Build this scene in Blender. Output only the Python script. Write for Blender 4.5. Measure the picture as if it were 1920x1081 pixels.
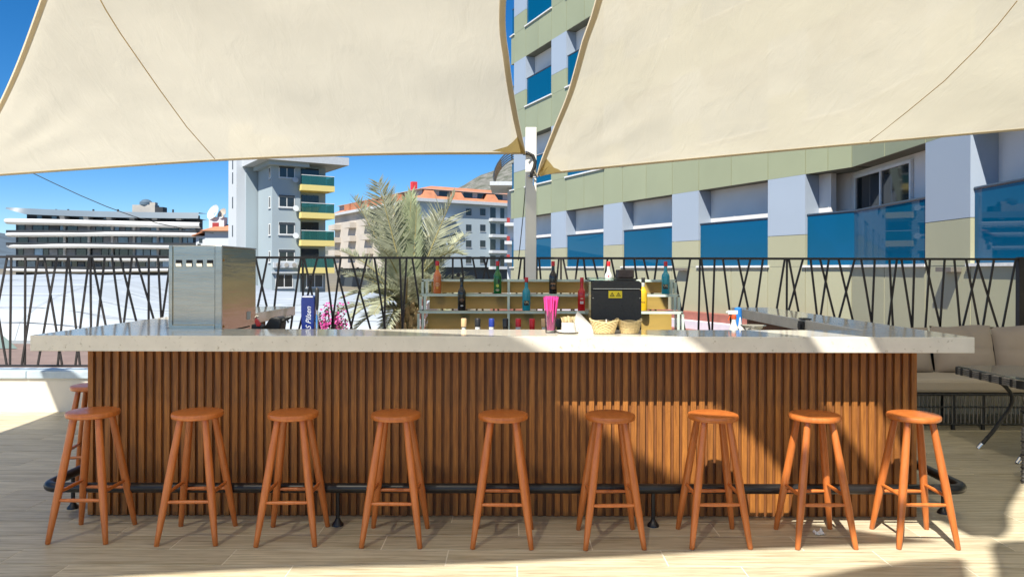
import bpy, bmesh, math, random
from mathutils import Vector, Matrix
from mathutils.bvhtree import BVHTree
random.seed(7)
S = bpy.context.scene
C = S.collection
R = math.radians
for o in list(bpy.data.objects):
    bpy.data.objects.remove(o)

# ------------------------------------------------------------------ camera
F, HOR, CH = 1400.0, 505.0, 1.6            # focal (px at 1920 wide), horizon row, eye height
cam_d = bpy.data.cameras.new('camera')
cam = bpy.data.objects.new('camera', cam_d); C.objects.link(cam)
cam_d.sensor_width = 36; cam_d.lens = F / 1920 * 36
cam_d.shift_y = (HOR - 540.5) / 1920
cam_d.clip_start = 0.05; cam_d.clip_end = 30000
cam.location = (0, 0, CH)
cam.rotation_euler = (R(90), R(-0.13), 0)
S.camera = cam

# ------------------------------------------------------------------ sky, sun, exposure
SUN = Vector((-0.45, -1.0, 1.50)).normalized()     # towards the sun
W = bpy.data.worlds.new('World'); S.world = W; W.use_nodes = True
nt = W.node_tree; nt.nodes.clear()
sky = nt.nodes.new('ShaderNodeTexSky'); sky.sky_type = 'NISHITA'; sky.sun_disc = False
sky.sun_elevation = math.asin(SUN.z); sky.sun_rotation = math.atan2(SUN.x, SUN.y)
sky.air_density = 0.85; sky.dust_density = 0.0; sky.ozone_density = 5.0; sky.altitude = 1200
hs = nt.nodes.new('ShaderNodeHueSaturation'); hs.inputs['Saturation'].default_value = 1.3
bg = nt.nodes.new('ShaderNodeBackground'); bg.inputs['Strength'].default_value = 0.082
wo = nt.nodes.new('ShaderNodeOutputWorld')
nt.links.new(sky.outputs[0], hs.inputs['Color']); nt.links.new(hs.outputs[0], bg.inputs['Color'])
nt.links.new(bg.outputs[0], wo.inputs['Surface'])
sd = bpy.data.lights.new('sun', 'SUN'); sd.energy = 5.0; sd.angle = R(0.55); sd.color = (1.0, 0.94, 0.83)
so = bpy.data.objects.new('sun', sd); C.objects.link(so)
so.rotation_euler = SUN.to_track_quat('Z', 'Y').to_euler(); so.location = (-20, -40, 60)
S.view_settings.view_transform = 'Standard'; S.view_settings.look = 'None'
S.view_settings.gamma = 1; S.view_settings.exposure = 0.85
S.view_settings.use_curve_mapping = False
S.cycles.max_bounces = 8; S.cycles.transparent_max_bounces = 12
S.cycles.diffuse_bounces = 5; S.cycles.glossy_bounces = 4; S.cycles.transmission_bounces = 6
S.cycles.sample_clamp_indirect = 4.0; S.cycles.caustics_reflective = False; S.cycles.caustics_refractive = False
S.cycles.use_denoising = True

# ------------------------------------------------------------------ helpers
def at(x, y, d):
    return Vector(((x - 960) * d / F, d, CH - (y - HOR) * d / F))
def floor_d(y): return CH * F / (y - HOR)

class MB:
    def __init__(s): s.v = []; s.f = []; s.m = []; s.cur = 0
    def add(s, vs, fs):
        n = len(s.v); s.v += [tuple(p) for p in vs]
        s.f += [tuple(i + n for i in f) for f in fs]; s.m += [s.cur] * len(fs); return s
    def quad(s, a, b, c, d): return s.add([a, b, c, d], [(0, 1, 2, 3)])
    def box(s, x0, x1, y0, y1, z0, z1):
        return s.add([(x0,y0,z0),(x1,y0,z0),(x1,y1,z0),(x0,y1,z0),(x0,y0,z1),(x1,y0,z1),(x1,y1,z1),(x0,y1,z1)],
            [(0,3,2,1),(4,5,6,7),(0,1,5,4),(1,2,6,5),(2,3,7,6),(3,0,4,7)])
    def hexa(s, p): return s.add(p, [(0,3,2,1),(4,5,6,7),(0,1,5,4),(1,2,6,5),(2,3,7,6),(3,0,4,7)])
    def bar(s, p, q, w, h=None, up=(0,0,1)):
        p, q = Vector(p), Vector(q); h = h or w; t = (q - p).normalized(); up = Vector(up)
        if abs(t.dot(up)) > .98: up = Vector((0, 1, 0))
        sx = t.cross(up).normalized() * w / 2; sy = sx.cross(t).normalized() * h / 2
        return s.hexa([p-sx-sy, p+sx-sy, q+sx-sy, q-sx-sy, p-sx+sy, p+sx+sy, q+sx+sy, q-sx+sy])
    def tube(s, pts, r, n=8, caps=True):
        pts = [Vector(p) for p in pts]; rs = r if isinstance(r, (list, tuple)) else [r] * len(pts)
        rings = []; prev = None
        for i, p in enumerate(pts):
            a = pts[max(i - 1, 0)]; b = pts[min(i + 1, len(pts) - 1)]; t = (b - a).normalized()
            if prev is None:
                ref = Vector((0, 0, 1)) if abs(t.z) < .9 else Vector((1, 0, 0)); u = t.cross(ref).normalized()
            else:
                u = (prev - t * prev.dot(t)).normalized()
            prev = u; w = t.cross(u)
            rings.append([p + (u * math.cos(6.28319 * k / n) + w * math.sin(6.28319 * k / n)) * rs[i] for k in range(n)])
        vs = [v for rg in rings for v in rg]; fs = []
        for i in range(len(pts) - 1):
            for k in range(n):
                fs.append((i*n+k, i*n+(k+1)%n, (i+1)*n+(k+1)%n, (i+1)*n+k))
        if caps:
            fs.append(tuple(range(n))[::-1]); fs.append(tuple((len(pts)-1)*n + k for k in range(n)))
        return s.add(vs, fs)
    def lathe(s, prof, n=20, c=(0,0,0), sy=1.0):
        vs = []; fs = []
        for r, z in prof:
            for k in range(n):
                a = 6.28319 * k / n; vs.append((c[0]+r*math.cos(a), c[1]+r*math.sin(a)*sy, c[2]+z))
        for i in range(len(prof) - 1):
            for k in range(n): fs.append((i*n+k, i*n+(k+1)%n, (i+1)*n+(k+1)%n, (i+1)*n+k))
        fs.append(tuple(range(n))[::-1]); fs.append(tuple((len(prof)-1)*n+k for k in range(n)))
        return s.add(vs, fs)
    def prism(s, poly, axis, a0, a1):
        """poly of 2D points extruded along axis ('x','y','z')"""
        def mk(p, a): return {'x': (a, p[0], p[1]), 'y': (p[0], a, p[1]), 'z': (p[0], p[1], a)}[axis]
        n = len(poly); vs = [mk(p, a0) for p in poly] + [mk(p, a1) for p in poly]
        fs = [tuple(range(n))[::-1], tuple(range(n, 2*n))] + [(i, (i+1)%n, n+(i+1)%n, n+i) for i in range(n)]
        return s.add(vs, fs)
    def mesh(s, name, mats, smooth=False, off=(0,0,0), autosmooth=True):
        me = bpy.data.meshes.new(name)
        me.from_pydata([(v[0]-off[0], v[1]-off[1], v[2]-off[2]) for v in s.v], [], s.f)
        for m in (mats if isinstance(mats, (list, tuple)) else [mats]): me.materials.append(m)
        if any(s.m): me.polygons.foreach_set('material_index', s.m)
        bm = bmesh.new(); bm.from_mesh(me); bmesh.ops.recalc_face_normals(bm, faces=bm.faces)
        bm.to_mesh(me); bm.free()
        if smooth:
            me.polygons.foreach_set('use_smooth', [True] * len(me.polygons))
            if autosmooth:
                try: me.set_sharp_from_angle(angle=R(40))
                except Exception: pass
        me.update(); return me
    def build(s, name, mats, parent=None, smooth=False, local=False, bevel=0, origin=None, kind=None, label=None):
        base = Vector((0,0,0))
        if parent is not None and not local: base = wloc(parent)
        org = Vector(origin) if origin is not None else base
        o = bpy.data.objects.new(name, s.mesh(name, mats, smooth, org)); C.objects.link(o)
        if parent is not None: o.parent = parent
        o.location = org - base
        if bevel:
            b = o.modifiers.new('bevel', 'BEVEL'); b.width = bevel; b.segments = 2; b.limit_method = 'ANGLE'; b.angle_limit = R(40)
        if kind: o['kind'] = kind
        if label: o['label'] = label
        return o
def wloc(o):
    l = Vector(o.location)
    while o.parent: o = o.parent; l = l + o.location
    return l
def tag(o, label, cat, group=None):
    o['label'] = label; o['category'] = cat
    if group: o['group'] = group
    return o
def thing(name, loc, label, cat, group=None, rz=0):
    o = bpy.data.objects.new(name, None); C.objects.link(o); o.location = loc; o.rotation_euler = (0, 0, rz)
    o.empty_display_size = .1
    return tag(o, label, cat, group)
def struct(o): o['kind'] = 'structure'; return o
def inst(me, name, parent, loc, rz=0, scale=None):
    o = bpy.data.objects.new(name, me); C.objects.link(o); o.parent = parent; o.location = loc; o.rotation_euler = (0,0,rz)
    if scale: o.scale = scale
    return o
def copy_tree(o, parent=None):
    c = o.copy(); C.objects.link(c); c.parent = parent
    for ch in list(o.children): copy_tree(ch, c)
    return c

# ------------------------------------------------------------------ materials
def newmat(name):
    m = bpy.data.materials.new(name); m.use_nodes = True; t = m.node_tree
    return m, t, t.nodes['Principled BSDF']
def mat(name, col, rough=.5, metal=0., var=.08, vs=6., bump=0., bs=60., stretch=(1,1,1), coat=0., spec=.5, rnd=0., coord='Object', dirt=None):
    m, t, b = newmat(name); N = t.nodes.new; L = t.links.new
    b.inputs['Roughness'].default_value = rough; b.inputs['Metallic'].default_value = metal
    b.inputs['Coat Weight'].default_value = coat; b.inputs['Specular IOR Level'].default_value = spec
    tc = N('ShaderNodeTexCoord'); mp = N('ShaderNodeMapping'); mp.inputs['Scale'].default_value = stretch
    L(tc.outputs[coord], mp.inputs['Vector'])
    no = N('ShaderNodeTexNoise'); no.inputs['Scale'].default_value = vs; no.inputs['Detail'].default_value = 5
    no.noise_dimensions = '4D'; L(mp.outputs[0], no.inputs['Vector'])
    oi = N('ShaderNodeObjectInfo'); mm = N('ShaderNodeMath'); mm.operation = 'MULTIPLY'; mm.inputs[1].default_value = 37.
    L(oi.outputs['Random'], mm.inputs[0]); L(mm.outputs[0], no.inputs['W'])
    cr = N('ShaderNodeValToRGB'); cr.color_ramp.elements[0].position = .3; cr.color_ramp.elements[1].position = .7
    cr.color_ramp.elements[0].color = tuple(max(0, c*(1-var)) for c in col) + (1,)
    cr.color_ramp.elements[1].color = tuple(min(1, c*(1+var)) for c in col) + (1,)
    L(no.outputs[0], cr.inputs[0]); last = cr.outputs[0]
    if rnd:
        hv = N('ShaderNodeHueSaturation'); mr = N('ShaderNodeMapRange'); mr.inputs['To Min'].default_value = 1-rnd; mr.inputs['To Max'].default_value = 1+rnd
        L(oi.outputs['Random'], mr.inputs[0]); L(mr.outputs[0], hv.inputs['Value']); L(last, hv.inputs['Color']); last = hv.outputs[0]
    if dirt:
        n2 = N('ShaderNodeTexNoise'); n2.inputs['Scale'].default_value = dirt[1]; n2.inputs['Detail'].default_value = 8; n2.inputs['Roughness'].default_value = .7
        L(mp.outputs[0], n2.inputs['Vector']); c2 = N('ShaderNodeValToRGB'); c2.color_ramp.elements[0].position = dirt[2]; c2.color_ramp.elements[1].position = dirt[3]
        L(n2.outputs[0], c2.inputs[0]); mx = N('ShaderNodeMix'); mx.data_type = 'RGBA'
        L(c2.outputs[0], mx.inputs[0]); L(last, mx.inputs[6]); mx.inputs[7].default_value = dirt[0] + (1,); last = mx.outputs[2]
    L(last, b.inputs['Base Color'])
    if bump:
        nb = N('ShaderNodeTexNoise'); nb.inputs['Scale'].default_value = bs; nb.inputs['Detail'].default_value = 4
        L(mp.outputs[0], nb.inputs['Vector']); bp = N('ShaderNodeBump'); bp.inputs['Strength'].default_value = bump; bp.inputs['Distance'].default_value = .01
        L(nb.outputs[0], bp.inputs['Height']); L(bp.outputs[0], b.inputs['Normal'])
    return m
def wood(name, dark, light, stretch, rough=.45, rnd=.12, vs=8., bump=.15, pos=(.32,.68), coat=0., dirt=None):
    m = mat(name, light, rough, var=0, vs=vs, stretch=stretch, rnd=rnd, bump=bump, bs=vs*4, coat=coat, dirt=dirt)
    done = False
    for n in m.node_tree.nodes:
        if n.type == 'VALTORGB' and not done:
            done = True
            n.color_ramp.elements[0].color = dark + (1,); n.color_ramp.elements[1].color = light + (1,)
            n.color_ramp.elements[0].position = pos[0]; n.color_ramp.elements[1].position = pos[1]
        if n.type == 'TEX_NOISE': n.inputs['Detail'].default_value = 9; n.inputs['Roughness'].default_value = .62
    return m
def glass(name, tint, trans=.6, body=(.1,.3,.5), rough=.02, spec=.5, ior=1.5):
    """tinted sheet: part clear tinted transmission, part tinted body colour, mirror coat"""
    m, t, b = newmat(name); N = t.nodes.new; L = t.links.new
    b.inputs['Base Color'].default_value = body + (1,); b.inputs['Roughness'].default_value = rough
    b.inputs['Specular IOR Level'].default_value = spec
    tr = N('ShaderNodeBsdfTransparent'); tr.inputs[0].default_value = tint + (1,)
    mx = N('ShaderNodeMixShader'); mx.inputs[0].default_value = trans
    fr = N('ShaderNodeFresnel'); fr.inputs[0].default_value = ior
    gl = N('ShaderNodeBsdfGlossy'); gl.inputs['Roughness'].default_value = rough
    m2 = N('ShaderNodeMixShader')
    L(b.outputs[0], mx.inputs[1]); L(tr.outputs[0], mx.inputs[2]); L(fr.outputs[0], m2.inputs[0])
    L(mx.outputs[0], m2.inputs[1]); L(gl.outputs[0], m2.inputs[2])
    L(m2.outputs[0], t.nodes['Material Output'].inputs['Surface'])
    return m
def cloth_sail(name, col, thin=.065):
    m, t, b = newmat(name); N = t.nodes.new; L = t.links.new; t.nodes.remove(b)
    tc = N('ShaderNodeTexCoord'); no = N('ShaderNodeTexNoise'); no.inputs['Scale'].default_value = .9; no.inputs['Detail'].default_value = 6
    L(tc.outputs['Object'], no.inputs['Vector']); cr = N('ShaderNodeValToRGB')
    cr.color_ramp.elements[0].color = tuple(c*.93 for c in col)+(1,); cr.color_ramp.elements[1].color = tuple(min(1,c*1.05) for c in col)+(1,)
    cr.color_ramp.elements[0].position = .35; cr.color_ramp.elements[1].position = .65
    L(no.outputs[0], cr.inputs[0])
    w = N('ShaderNodeTexNoise'); w.inputs['Scale'].default_value = 3.2; w.inputs['Detail'].default_value = 7; w.inputs['Distortion'].default_value = .8
    mp = N('ShaderNodeMapping'); mp.inputs['Scale'].default_value = (1.6, .5, 1); mp.inputs['Rotation'].default_value = (0,0,R(25))
    L(tc.outputs['Object'], mp.inputs[0]); L(mp.outputs[0], w.inputs['Vector'])
    w2 = N('ShaderNodeTexNoise'); w2.inputs['Scale'].default_value = 90; w2.inputs['Detail'].default_value = 3
    mp2 = N('ShaderNodeMapping'); mp2.inputs['Scale'].default_value = (1, .25, 1); L(tc.outputs['Object'], mp2.inputs[0]); L(mp2.outputs[0], w2.inputs['Vector'])
    ad = N('ShaderNodeMath'); ad.operation = 'MULTIPLY_ADD'; ad.inputs[1].default_value = .06; L(w2.outputs[0], ad.inputs[0]); L(w.outputs[0], ad.inputs[2])
    bp = N('ShaderNodeBump'); bp.inputs['Strength'].default_value = .30; bp.inputs['Distance'].default_value = .04; L(ad.outputs[0], bp.inputs['Height'])
    di = N('ShaderNodeBsdfDiffuse'); tl = N('ShaderNodeBsdfTranslucent'); tp = N('ShaderNodeBsdfTransparent')
    for n in (di, tl): L(cr.outputs[0], n.inputs[0]); L(bp.outputs[0], n.inputs['Normal'])
    a = N('ShaderNodeMixShader'); a.inputs[0].default_value = .62; L(di.outputs[0], a.inputs[1]); L(tl.outputs[0], a.inputs[2])
    c = N('ShaderNodeMixShader'); c.inputs[0].default_value = thin; L(a.outputs[0], c.inputs[1]); L(tp.outputs[0], c.inputs[2])
    tp.inputs[0].default_value = (1, .96, .86, 1)
    L(c.outputs[0], t.nodes['Material Output'].inputs['Surface'])
    return m

M = {}
M['plank'] = wood('floor_wood_tile', (.315,.258,.155), (.57,.505,.37), (.9, 19, 19), rough=.45, rnd=.11, vs=2.6, bump=.08, pos=(.30,.60), dirt=((.17,.135,.08), 3.4, .55, .70))
M['grout'] = mat('tile_grout', (.74,.68,.56), .8, var=.1)
M['slat'] = wood('iroko_slat', (.14,.044,.008), (.46,.178,.032), (18, 18, 1.3), rough=.55, rnd=.13, vs=3.2, bump=.2, pos=(.25,.72))
M['backing'] = wood('stained_backing', (.13,.045,.012), (.26,.10,.028), (10,10,1), rough=.6, rnd=0)
M['stool'] = wood('stained_beech', (.44,.120,.024), (.60,.185,.042), (9, 9, 1.2), rough=.33, rnd=.07, vs=5, bump=.05, coat=.15)
M['quartz'] = mat('quartz_slab', (.68,.635,.55), .10, var=.06, vs=9, spec=.5, dirt=((.36,.31,.23), 34, .60, .70))
M['black_paint'] = mat('black_paint', (.016,.015,.015), .32, var=.15, vs=30)
M['black_iron'] = mat('black_iron', (.020,.016,.015), .45, var=.2, vs=30)
M['black_plastic'] = mat('black_plastic', (.022,.022,.022), .5, var=.2, vs=60, bump=.1, bs=300)
M['rubber'] = mat('rubber', (.02,.02,.02), .8)
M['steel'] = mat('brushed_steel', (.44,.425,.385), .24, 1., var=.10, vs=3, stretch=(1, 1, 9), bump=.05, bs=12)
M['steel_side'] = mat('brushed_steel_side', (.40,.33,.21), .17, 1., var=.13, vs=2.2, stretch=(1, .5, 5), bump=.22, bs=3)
M['chrome'] = mat('chrome', (.75,.75,.74), .12, 1., var=.03)
M['dark'] = mat('dark_void', (.012,.012,.013), .7)
M['white_paint'] = mat('white_post_paint', (.80,.78,.73), .45, var=.04)
M['plaster'] = mat('cream_render', (.66,.61,.52), .8, var=.05, vs=2, bump=.1, bs=80, dirt=((.50,.46,.40), 3, .6, .85))
M['coping'] = mat('bluish_stone_coping', (.42,.50,.56), .35, var=.12, vs=8)
M['sail'] = cloth_sail('shade_cloth', (.675,.625,.495))
M['hem'] = cloth_sail('sail_hem', (.70,.63,.50), .0)
M['seam'] = mat('sail_seam', (.62,.47,.26), .9)
M['patch'] = cloth_sail('sail_corner_patch', (.62,.50,.24), .0)
M['rope'] = mat('white_rope', (.6,.58,.52), .8)

# ------------------------------------------------------------------ setting: ground, terrace floor
g = MB(); g.quad((-9000,-3000,-2.2),(9000,-3000,-2.2),(9000,14000,-2.2),(-9000,14000,-2.2))
M['earth'] = mat('dry_ground', (.17,.15,.11), .9, var=.25, vs=.05, coord='Object')
struct(g.build('ground', M['earth']))
yard = MB(); yard.box(-16, 6.4, 8.62, 13.5, -2.19, .24)
M['yard'] = mat('brown_paving', (.20,.145,.125), .8, var=.15, vs=3)
struct(yard.build('paving', M['yard']))
floor = struct(MB().box(-11, 11, -9, 8.36, -2.18, -.0016).build('floor', M['grout']))
PW, PL, GAP = .227, 1.21, .0065
pm = MB().box(0, PL-GAP, 0, PW-GAP, -.016, 0).mesh('plank', M['plank'])
row = 0; y = 8.355 - PW; npl = 0
while y > 1.7:
    off = (-5.2 + (row % 3) * .40 + random.uniform(-.03,.03))
    hw = 1.12 + y * .69
    x = -hw - ((-hw - off) % PL)
    while x < hw + .2:
        if npl < 298:
            inst(pm, 'plank', floor, (x, y, 0)); npl += 1
        x += PL
    y -= PW; row += 1
# the rest of the terrace, behind and beside the camera, as one piece of tiled floor
pb = MB(); yy = y
while yy > -9:
    x = -10.9 + random.uniform(0, .4)
    while x < 10:
        pb.box(x, x+PL-GAP, yy, yy+PW-GAP, -.016, 0); x += PL
    yy -= PW
yy = 8.355 - PW; 
while yy > y + .01:
    hw = 1.12 + yy*.69
    for sx in (-1, 1):
        x0 = hw + 1.6
        while x0 < 9.6:
            a = sx * x0; pb.box(min(a, a+sx*(PL-GAP)), max(a, a+sx*(PL-GAP)), yy, yy+PW-GAP, -.016, -.001); x0 += PL
    yy -= PW
pb.build('floor_planks_beyond', M['plank'], floor, kind='stuff')

# ------------------------------------------------------------------ parapet wall
pw = thing('parapet_wall', (0, 8.36, 0), 'low cream rendered parapet wall with bluish stone coping under the fence', 'wall')
MB().box(-10.9, 6.9, 8.36, 8.60, -.008, .372).build('wall', M['plaster'], pw)
for i in range(13):
    x0 = -10.9 + i*1.37
    MB().box(x0, x0+1.365, 8.335, 8.64, .372, .455).build('coping_stone', M['coping'], pw, bevel=.006)
# ------------------------------------------------------------------ railing fences
FD = 8.49
ZT = CH + (HOR-481.5)*FD/F; ZB = CH - (689-HOR)*FD/F
def fx(px): return (px-960)*FD/F
# (x at top rail, x at a lower row, that row)
BL = [(-21,14,688),(12.7,0,550),(21.5,19.5,688),(47,46.5,688),(71.7,41,688),(82.8,117,688),(106.8,71,688),(127,108,688),
 (129,151,688),(166.5,141,688),(170,172,688),(172.5,214,688),(196.5,175,688),(210,238,688),(226,278,688),(247,222,688),
 (255.5,315,688),(278.6,278.6,688),(296.6,308,688),(320,291,688),(352,380,688),(372,340,688),(398,401,688),(420,450,688),(452,425,688),
 (479,501,576),(501.5,483,576),(524,514,576),(564,545,618),(567.5,569,688),(570.5,616,688),(594.5,560,618),(609.7,627,618),
 (626,658,607),(639,622,618),(658,695.6,618),(688,657,618),(702,723,618),(723.6,721,618),(749.5,755,618),(762.5,755,618),
 (773,788,579),(792.5,793,618),(815,833,600),(849,849,618),(865,869,520),(886.5,894,520),(907,918,520),(914,906,520),
 (936,932,520),(977,972,520)]
BR = [(1010.7,1014,520),(1047.8,1044,520),(1051.8,1051.8,600),(1056,1064,520),(1083.7,1079,520),(1094.4,1099,520),(1112,1121,520),
 (1139,1134,520),(1146,1153,515),(1170,1170,618),(1189,1194,520),(1207,1216,520),(1232,1227,520),(1260,1267,520),(1293.8,1279.6,578),
 (1312.6,1310,615),(1315,1330,610),(1340,1336,610),(1355.5,1367.6,575),(1384,1402.5,570),(1406.5,1386,570),(1430.6,1418.6,570),
 (1471,1457,570),(1475.7,1475.5,570),(1479,1496,574),(1505.5,1481,571),(1519.6,1531,580),(1538,1564,585),(1553.6,1539.6,580),
 (1572.8,1598,590),(1602,1575,585),(1615,1634,595),(1639.6,1635,595),(1668,1674.5,602),(1681,1666,602),(1690.6,1710,606),
 (1714,1710.6,606),(1735,1765,614),(1743,1735,610),(1771.5,1763,610),(1789,1801,618),(1812,1838,618),(1835,1802.6,618),
 (1832,1873,614),(1863,1841,618),(1904.7,1880,612)]
def fence(x0, x1, bars, label):
    t = thing('railing_fence', (x0, FD, .455), label, 'fence', 'black railing fences on the parapet')
    MB().box(x0, x1, FD-.016, FD+.016, ZT-.026, ZT).build('top_rail', M['black_iron'], t)
    MB().box(x0, x1, FD-.016, FD+.016, ZB, ZB+.022).build('bottom_rail', M['black_iron'], t)
    k = 0
    for a, b, row in bars:
        xa = fx(a); zb = CH-(row-HOR)*FD/F; xb = fx(b)
        xe = xa + (xb-xa)*(ZT-.02-ZB-.01)/(ZT-zb)
        xa = min(max(xa, x0+.012), x1-.012); xe = min(max(xe, x0+.012), x1-.012)
        dy = (-.004, .004)[k % 2]; k += 1
        MB().bar((xa, FD+dy, ZT-.024), (xe, FD+dy, ZB+.02), .021, .0075 if False else .014, up=(0,1,0)).build('bar', M['black_iron'], t)
    return t
extra = [(-60-i*47, -60-i*47+random.choice((-38,-26,26,38,0)), 688) for i in range(9)]
fl = fence(fx(-480), fx(985.5), BL+extra, 'black iron fence of slanted bars left of the white post')
MB().box(fx(981.5), fx(985.5), FD-.017, FD+.017, .455, ZT-.027).build('end_post', M['black_iron'], fl)
fr = fence(fx(1004), fx(1917), BR, 'black iron fence of slanted bars right of the white post')
MB().box(fx(1004), fx(1008), FD-.017, FD+.017, .455, ZT-.027).build('end_post', M['black_iron'], fr)
MB().box(fx(1908), fx(1919), FD-.034, FD+.034, .455, ZT+.012).build('end_post', M['black_iron'], fr)
bolts = MB()
for px in (860, 985):
    bolts.tube([(fx(px), FD-.02, CH-(515-HOR)*FD/F), (fx(px), FD-.05, CH-(515-HOR)*FD/F)], .022, 10)
bolts.build('clamp', M['black_iron'], fl)

# ------------------------------------------------------------------ white post between the fences
PX = (995-960)*FD/F
post = thing('sail_post', (PX, FD, .455), 'tall white square post holding the two sail corners', 'post')
MB().box(PX-.062, PX+.062, FD-.062, FD+.062, .455, 3.205).build('shaft', M['white_paint'], post, bevel=.006)
MB().box(PX-.11, PX+.11, FD-.11, FD+.11, .456, .475).build('base_plate', M['white_paint'], post)
hose = []
for px, py in ((980,288),(990,287),(999,292),(1003,303),(1001,314),(997,323),(996,333)):
    hose.append(at(px, py, FD-.085))
MB().tube(hose, .019, 8).build('black_hose', M['rubber'], post, smooth=True)
hw = MB()
for a_, b_, r_ in ((at(1000,318,FD-.08), at(1008,331,FD-.12), .012), (at(990,331,FD-.07), at(1004,333,FD-.09), .010), (at(996,290,FD-.09), at(986,284,FD-.14), .010), (at(1000,326,FD-.06), at(1000,348,FD-.06), .008)):
    MB().tube([a_, b_], r_, 6).build('shackle', M['chrome'], post, smooth=True)
MB().tube([at(985,350,FD-.03), at(981,400,FD-.03), at(976,450,FD-.03), at(972,488,FD-.03)], .005, 5).build('cable', M['rubber'], post)

# ------------------------------------------------------------------ shade sails
def catmull(pts, n):
    pts = [Vector(p) for p in pts]; P = [pts[0]*2-pts[1]] + pts + [pts[-1]*2-pts[-2]]
    out = []
    for i in range(1, len(P)-2):
        for k in range(24):
            t = k/24; a, b, c, d = P[i-1], P[i], P[i+1], P[i+2]
            out.append(.5*((2*b)+(c-a)*t+(2*a-5*b+4*c-d)*t*t+(3*b-a-3*c+d)*t**3))
    out.append(pts[-1])
    L = [0]
    for i in range(1, len(out)): L.append(L[-1]+(out[i]-out[i-1]).length)
    res = []; j = 0
    for k in range(n+1):
        s = L[-1]*k/n
        while j < len(L)-2 and L[j+1] < s: j += 1
        t = (s-L[j])/max(L[j+1]-L[j], 1e-9); res.append(out[j].lerp(out[j+1], t))
    return res
def sail(name, label, bottom, left, right, top, nu=40, nv=40, wr=.0, seams=(), hemw=.05):
    Bt, Lf, Rt, Tp = catmull(bottom, nu), catmull(left, nv), catmull(right, nv), catmull(top, nu)
    P00, P10, P01, P11 = Bt[0], Bt[-1], Tp[0], Tp[-1]
    t = thing(name, P00, label, 'shade sail', 'cream shade sails')
    grid = []
    for j in range(nv+1):
        v = j/nv
        for i in range(nu+1):
            u = i/nu
            p = (1-v)*Bt[i]+v*Tp[i]+(1-u)*Lf[j]+u*Rt[j]-((1-u)*(1-v)*P00+u*(1-v)*P10+(1-u)*v*P01+u*v*P11)
            e = min(u, 1-u, v, 1-v)
            p = p + Vector((0,0, -.10*math.sin(math.pi*u)*math.sin(math.pi*v)))
            for cu_, cv_ in ((u, v), (1-u, v), (u, 1-v), (1-u, 1-v)):        # tension creases at the corners
                rr_ = math.hypot(cu_, cv_); an = math.atan2(cv_, cu_)
                p.z += .030*math.exp(-(rr_/.16)**2)*math.sin(an*13)*min(1, rr_*14)*min(1, cu_*9)*min(1, cv_*9)
            grid.append(p)
    m = MB(); n = nu+1
    m.add(grid, [(j*n+i, j*n+i+1, (j+1)*n+i+1, (j+1)*n+i) for j in range(nv) for i in range(nu)])
    o = m.build('canvas', M['sail'], t, smooth=True)
    bv = BVHTree.FromPolygons(grid, m.f)
    hm = MB()
    for ed, inn in ((Bt, [grid[n+i] for i in range(n)]), (Lf, [grid[j*n+1] for j in range(nv+1)]), (Rt, [grid[j*n+nu-1] for j in range(nv+1)])):
        a = []; b = []
        for i, p in enumerate(ed):
            d = (inn[i]-p); d = d.normalized() if d.length > 1e-6 else Vector((0,0,0))
            dn = Vector((0,0,-.006)); a.append(p+dn-d*.004); b.append(p+d*hemw+dn)
        k = len(a)
        hm.add(a+b, [(i, i+1, k+i+1, k+i) for i in range(k-1)])
        hm.add([p+Vector((0,0,.012)) for p in a]+[p+Vector((0,0,.012)) for p in b], [(i, i+1, k+i+1, k+i) for i in range(k-1)])
    hm.build('hem', M['hem'], t, smooth=True)
    for ipts in seams:
        pts = []
        for px, py in ipts:
            d = (at(px, py, 1.0)-Vector((0,0,CH))).normalized(); h = bv.ray_cast(Vector((0,0,CH)), d)
            if h[0]: pts.append(h[0]-d*.008)
        if len(pts) > 1: MB().tube(pts, .0055, 4).build('seam', M['seam'], t)
    return t, bv
zl = lambda y: 2.87+.409*(8.1-y)
zr = lambda y: 2.65+.41*(8.1-y)
AL = at(985, 288, 8.30)
L_left = [(-6.1,8.2,2.57),(-4.72,6.89,3.15),(-3.62,5.73,3.67),(-2.0,3.9,4.45),(-.75,2.4,5.12),(-.17,1.75,5.45),(.1,1.4,5.6),(.22,.98,5.78)]
L_right = [AL] + [(x,y_,zl(y_)) for x,y_ in ((.042,7.38),(-.029,6.67),(-.055,5.95),(.10,4.2),(.42,2.46),(.55,1.8),(.67,1.45),(.77,1.2),(.8,.95))]
L_bot = [(-6.1,8.2,2.57), at(0,331,8.24), at(400,303,8.27), at(700,291,8.28), AL]
seamL = [(402,299),(350,240),(300,172),(262,118),(225,65),(198,22),(186,0)]
sl, bvl = sail('shade_sail', 'cream triangular shade sail tied to the white post from the left', L_bot, L_left, L_right, [(.22,.98,5.78),(.5,.97,5.78),(.8,.95,zl(.95))], seams=[seamL], nu=60, nv=60)
AR = at(1007, 328, 8.22)
R_left = [AR] + [(x,y_,zr(y_)) for x,y_ in ((.304,7.87),(.412,7.26),(.5055,6.74),(.576,6.06),(.632,5.67),(.83,3.5),(1.03,1.89),(1.08,1.6),(1.1,1.3),(1.07,.72))]
R_right = [(6.5,8.2,3.22),(4.3,5.2,4.1),(2.58,2.62,4.9),(1.72,1.41,5.4),(1.42,.91,5.6),(1.22,.68,5.7)]
R_bot = [AR, at(1140,314,8.22), at(1480,281,8.22), at(1920,241,8.21), (6.5,8.2,3.22)]
seamR = [(1630,263),(1700,208),(1770,150),(1830,90),(1870,45),(1906,0)]
sr, bvr = sail('shade_sail', 'cream triangular shade sail tied to the white post from the right', R_bot, R_left, R_right, [(1.07,.72,zr(.72)),(1.15,.7,5.69),(1.22,.68,5.7)], seams=[seamR], nu=60, nv=60)
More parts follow.
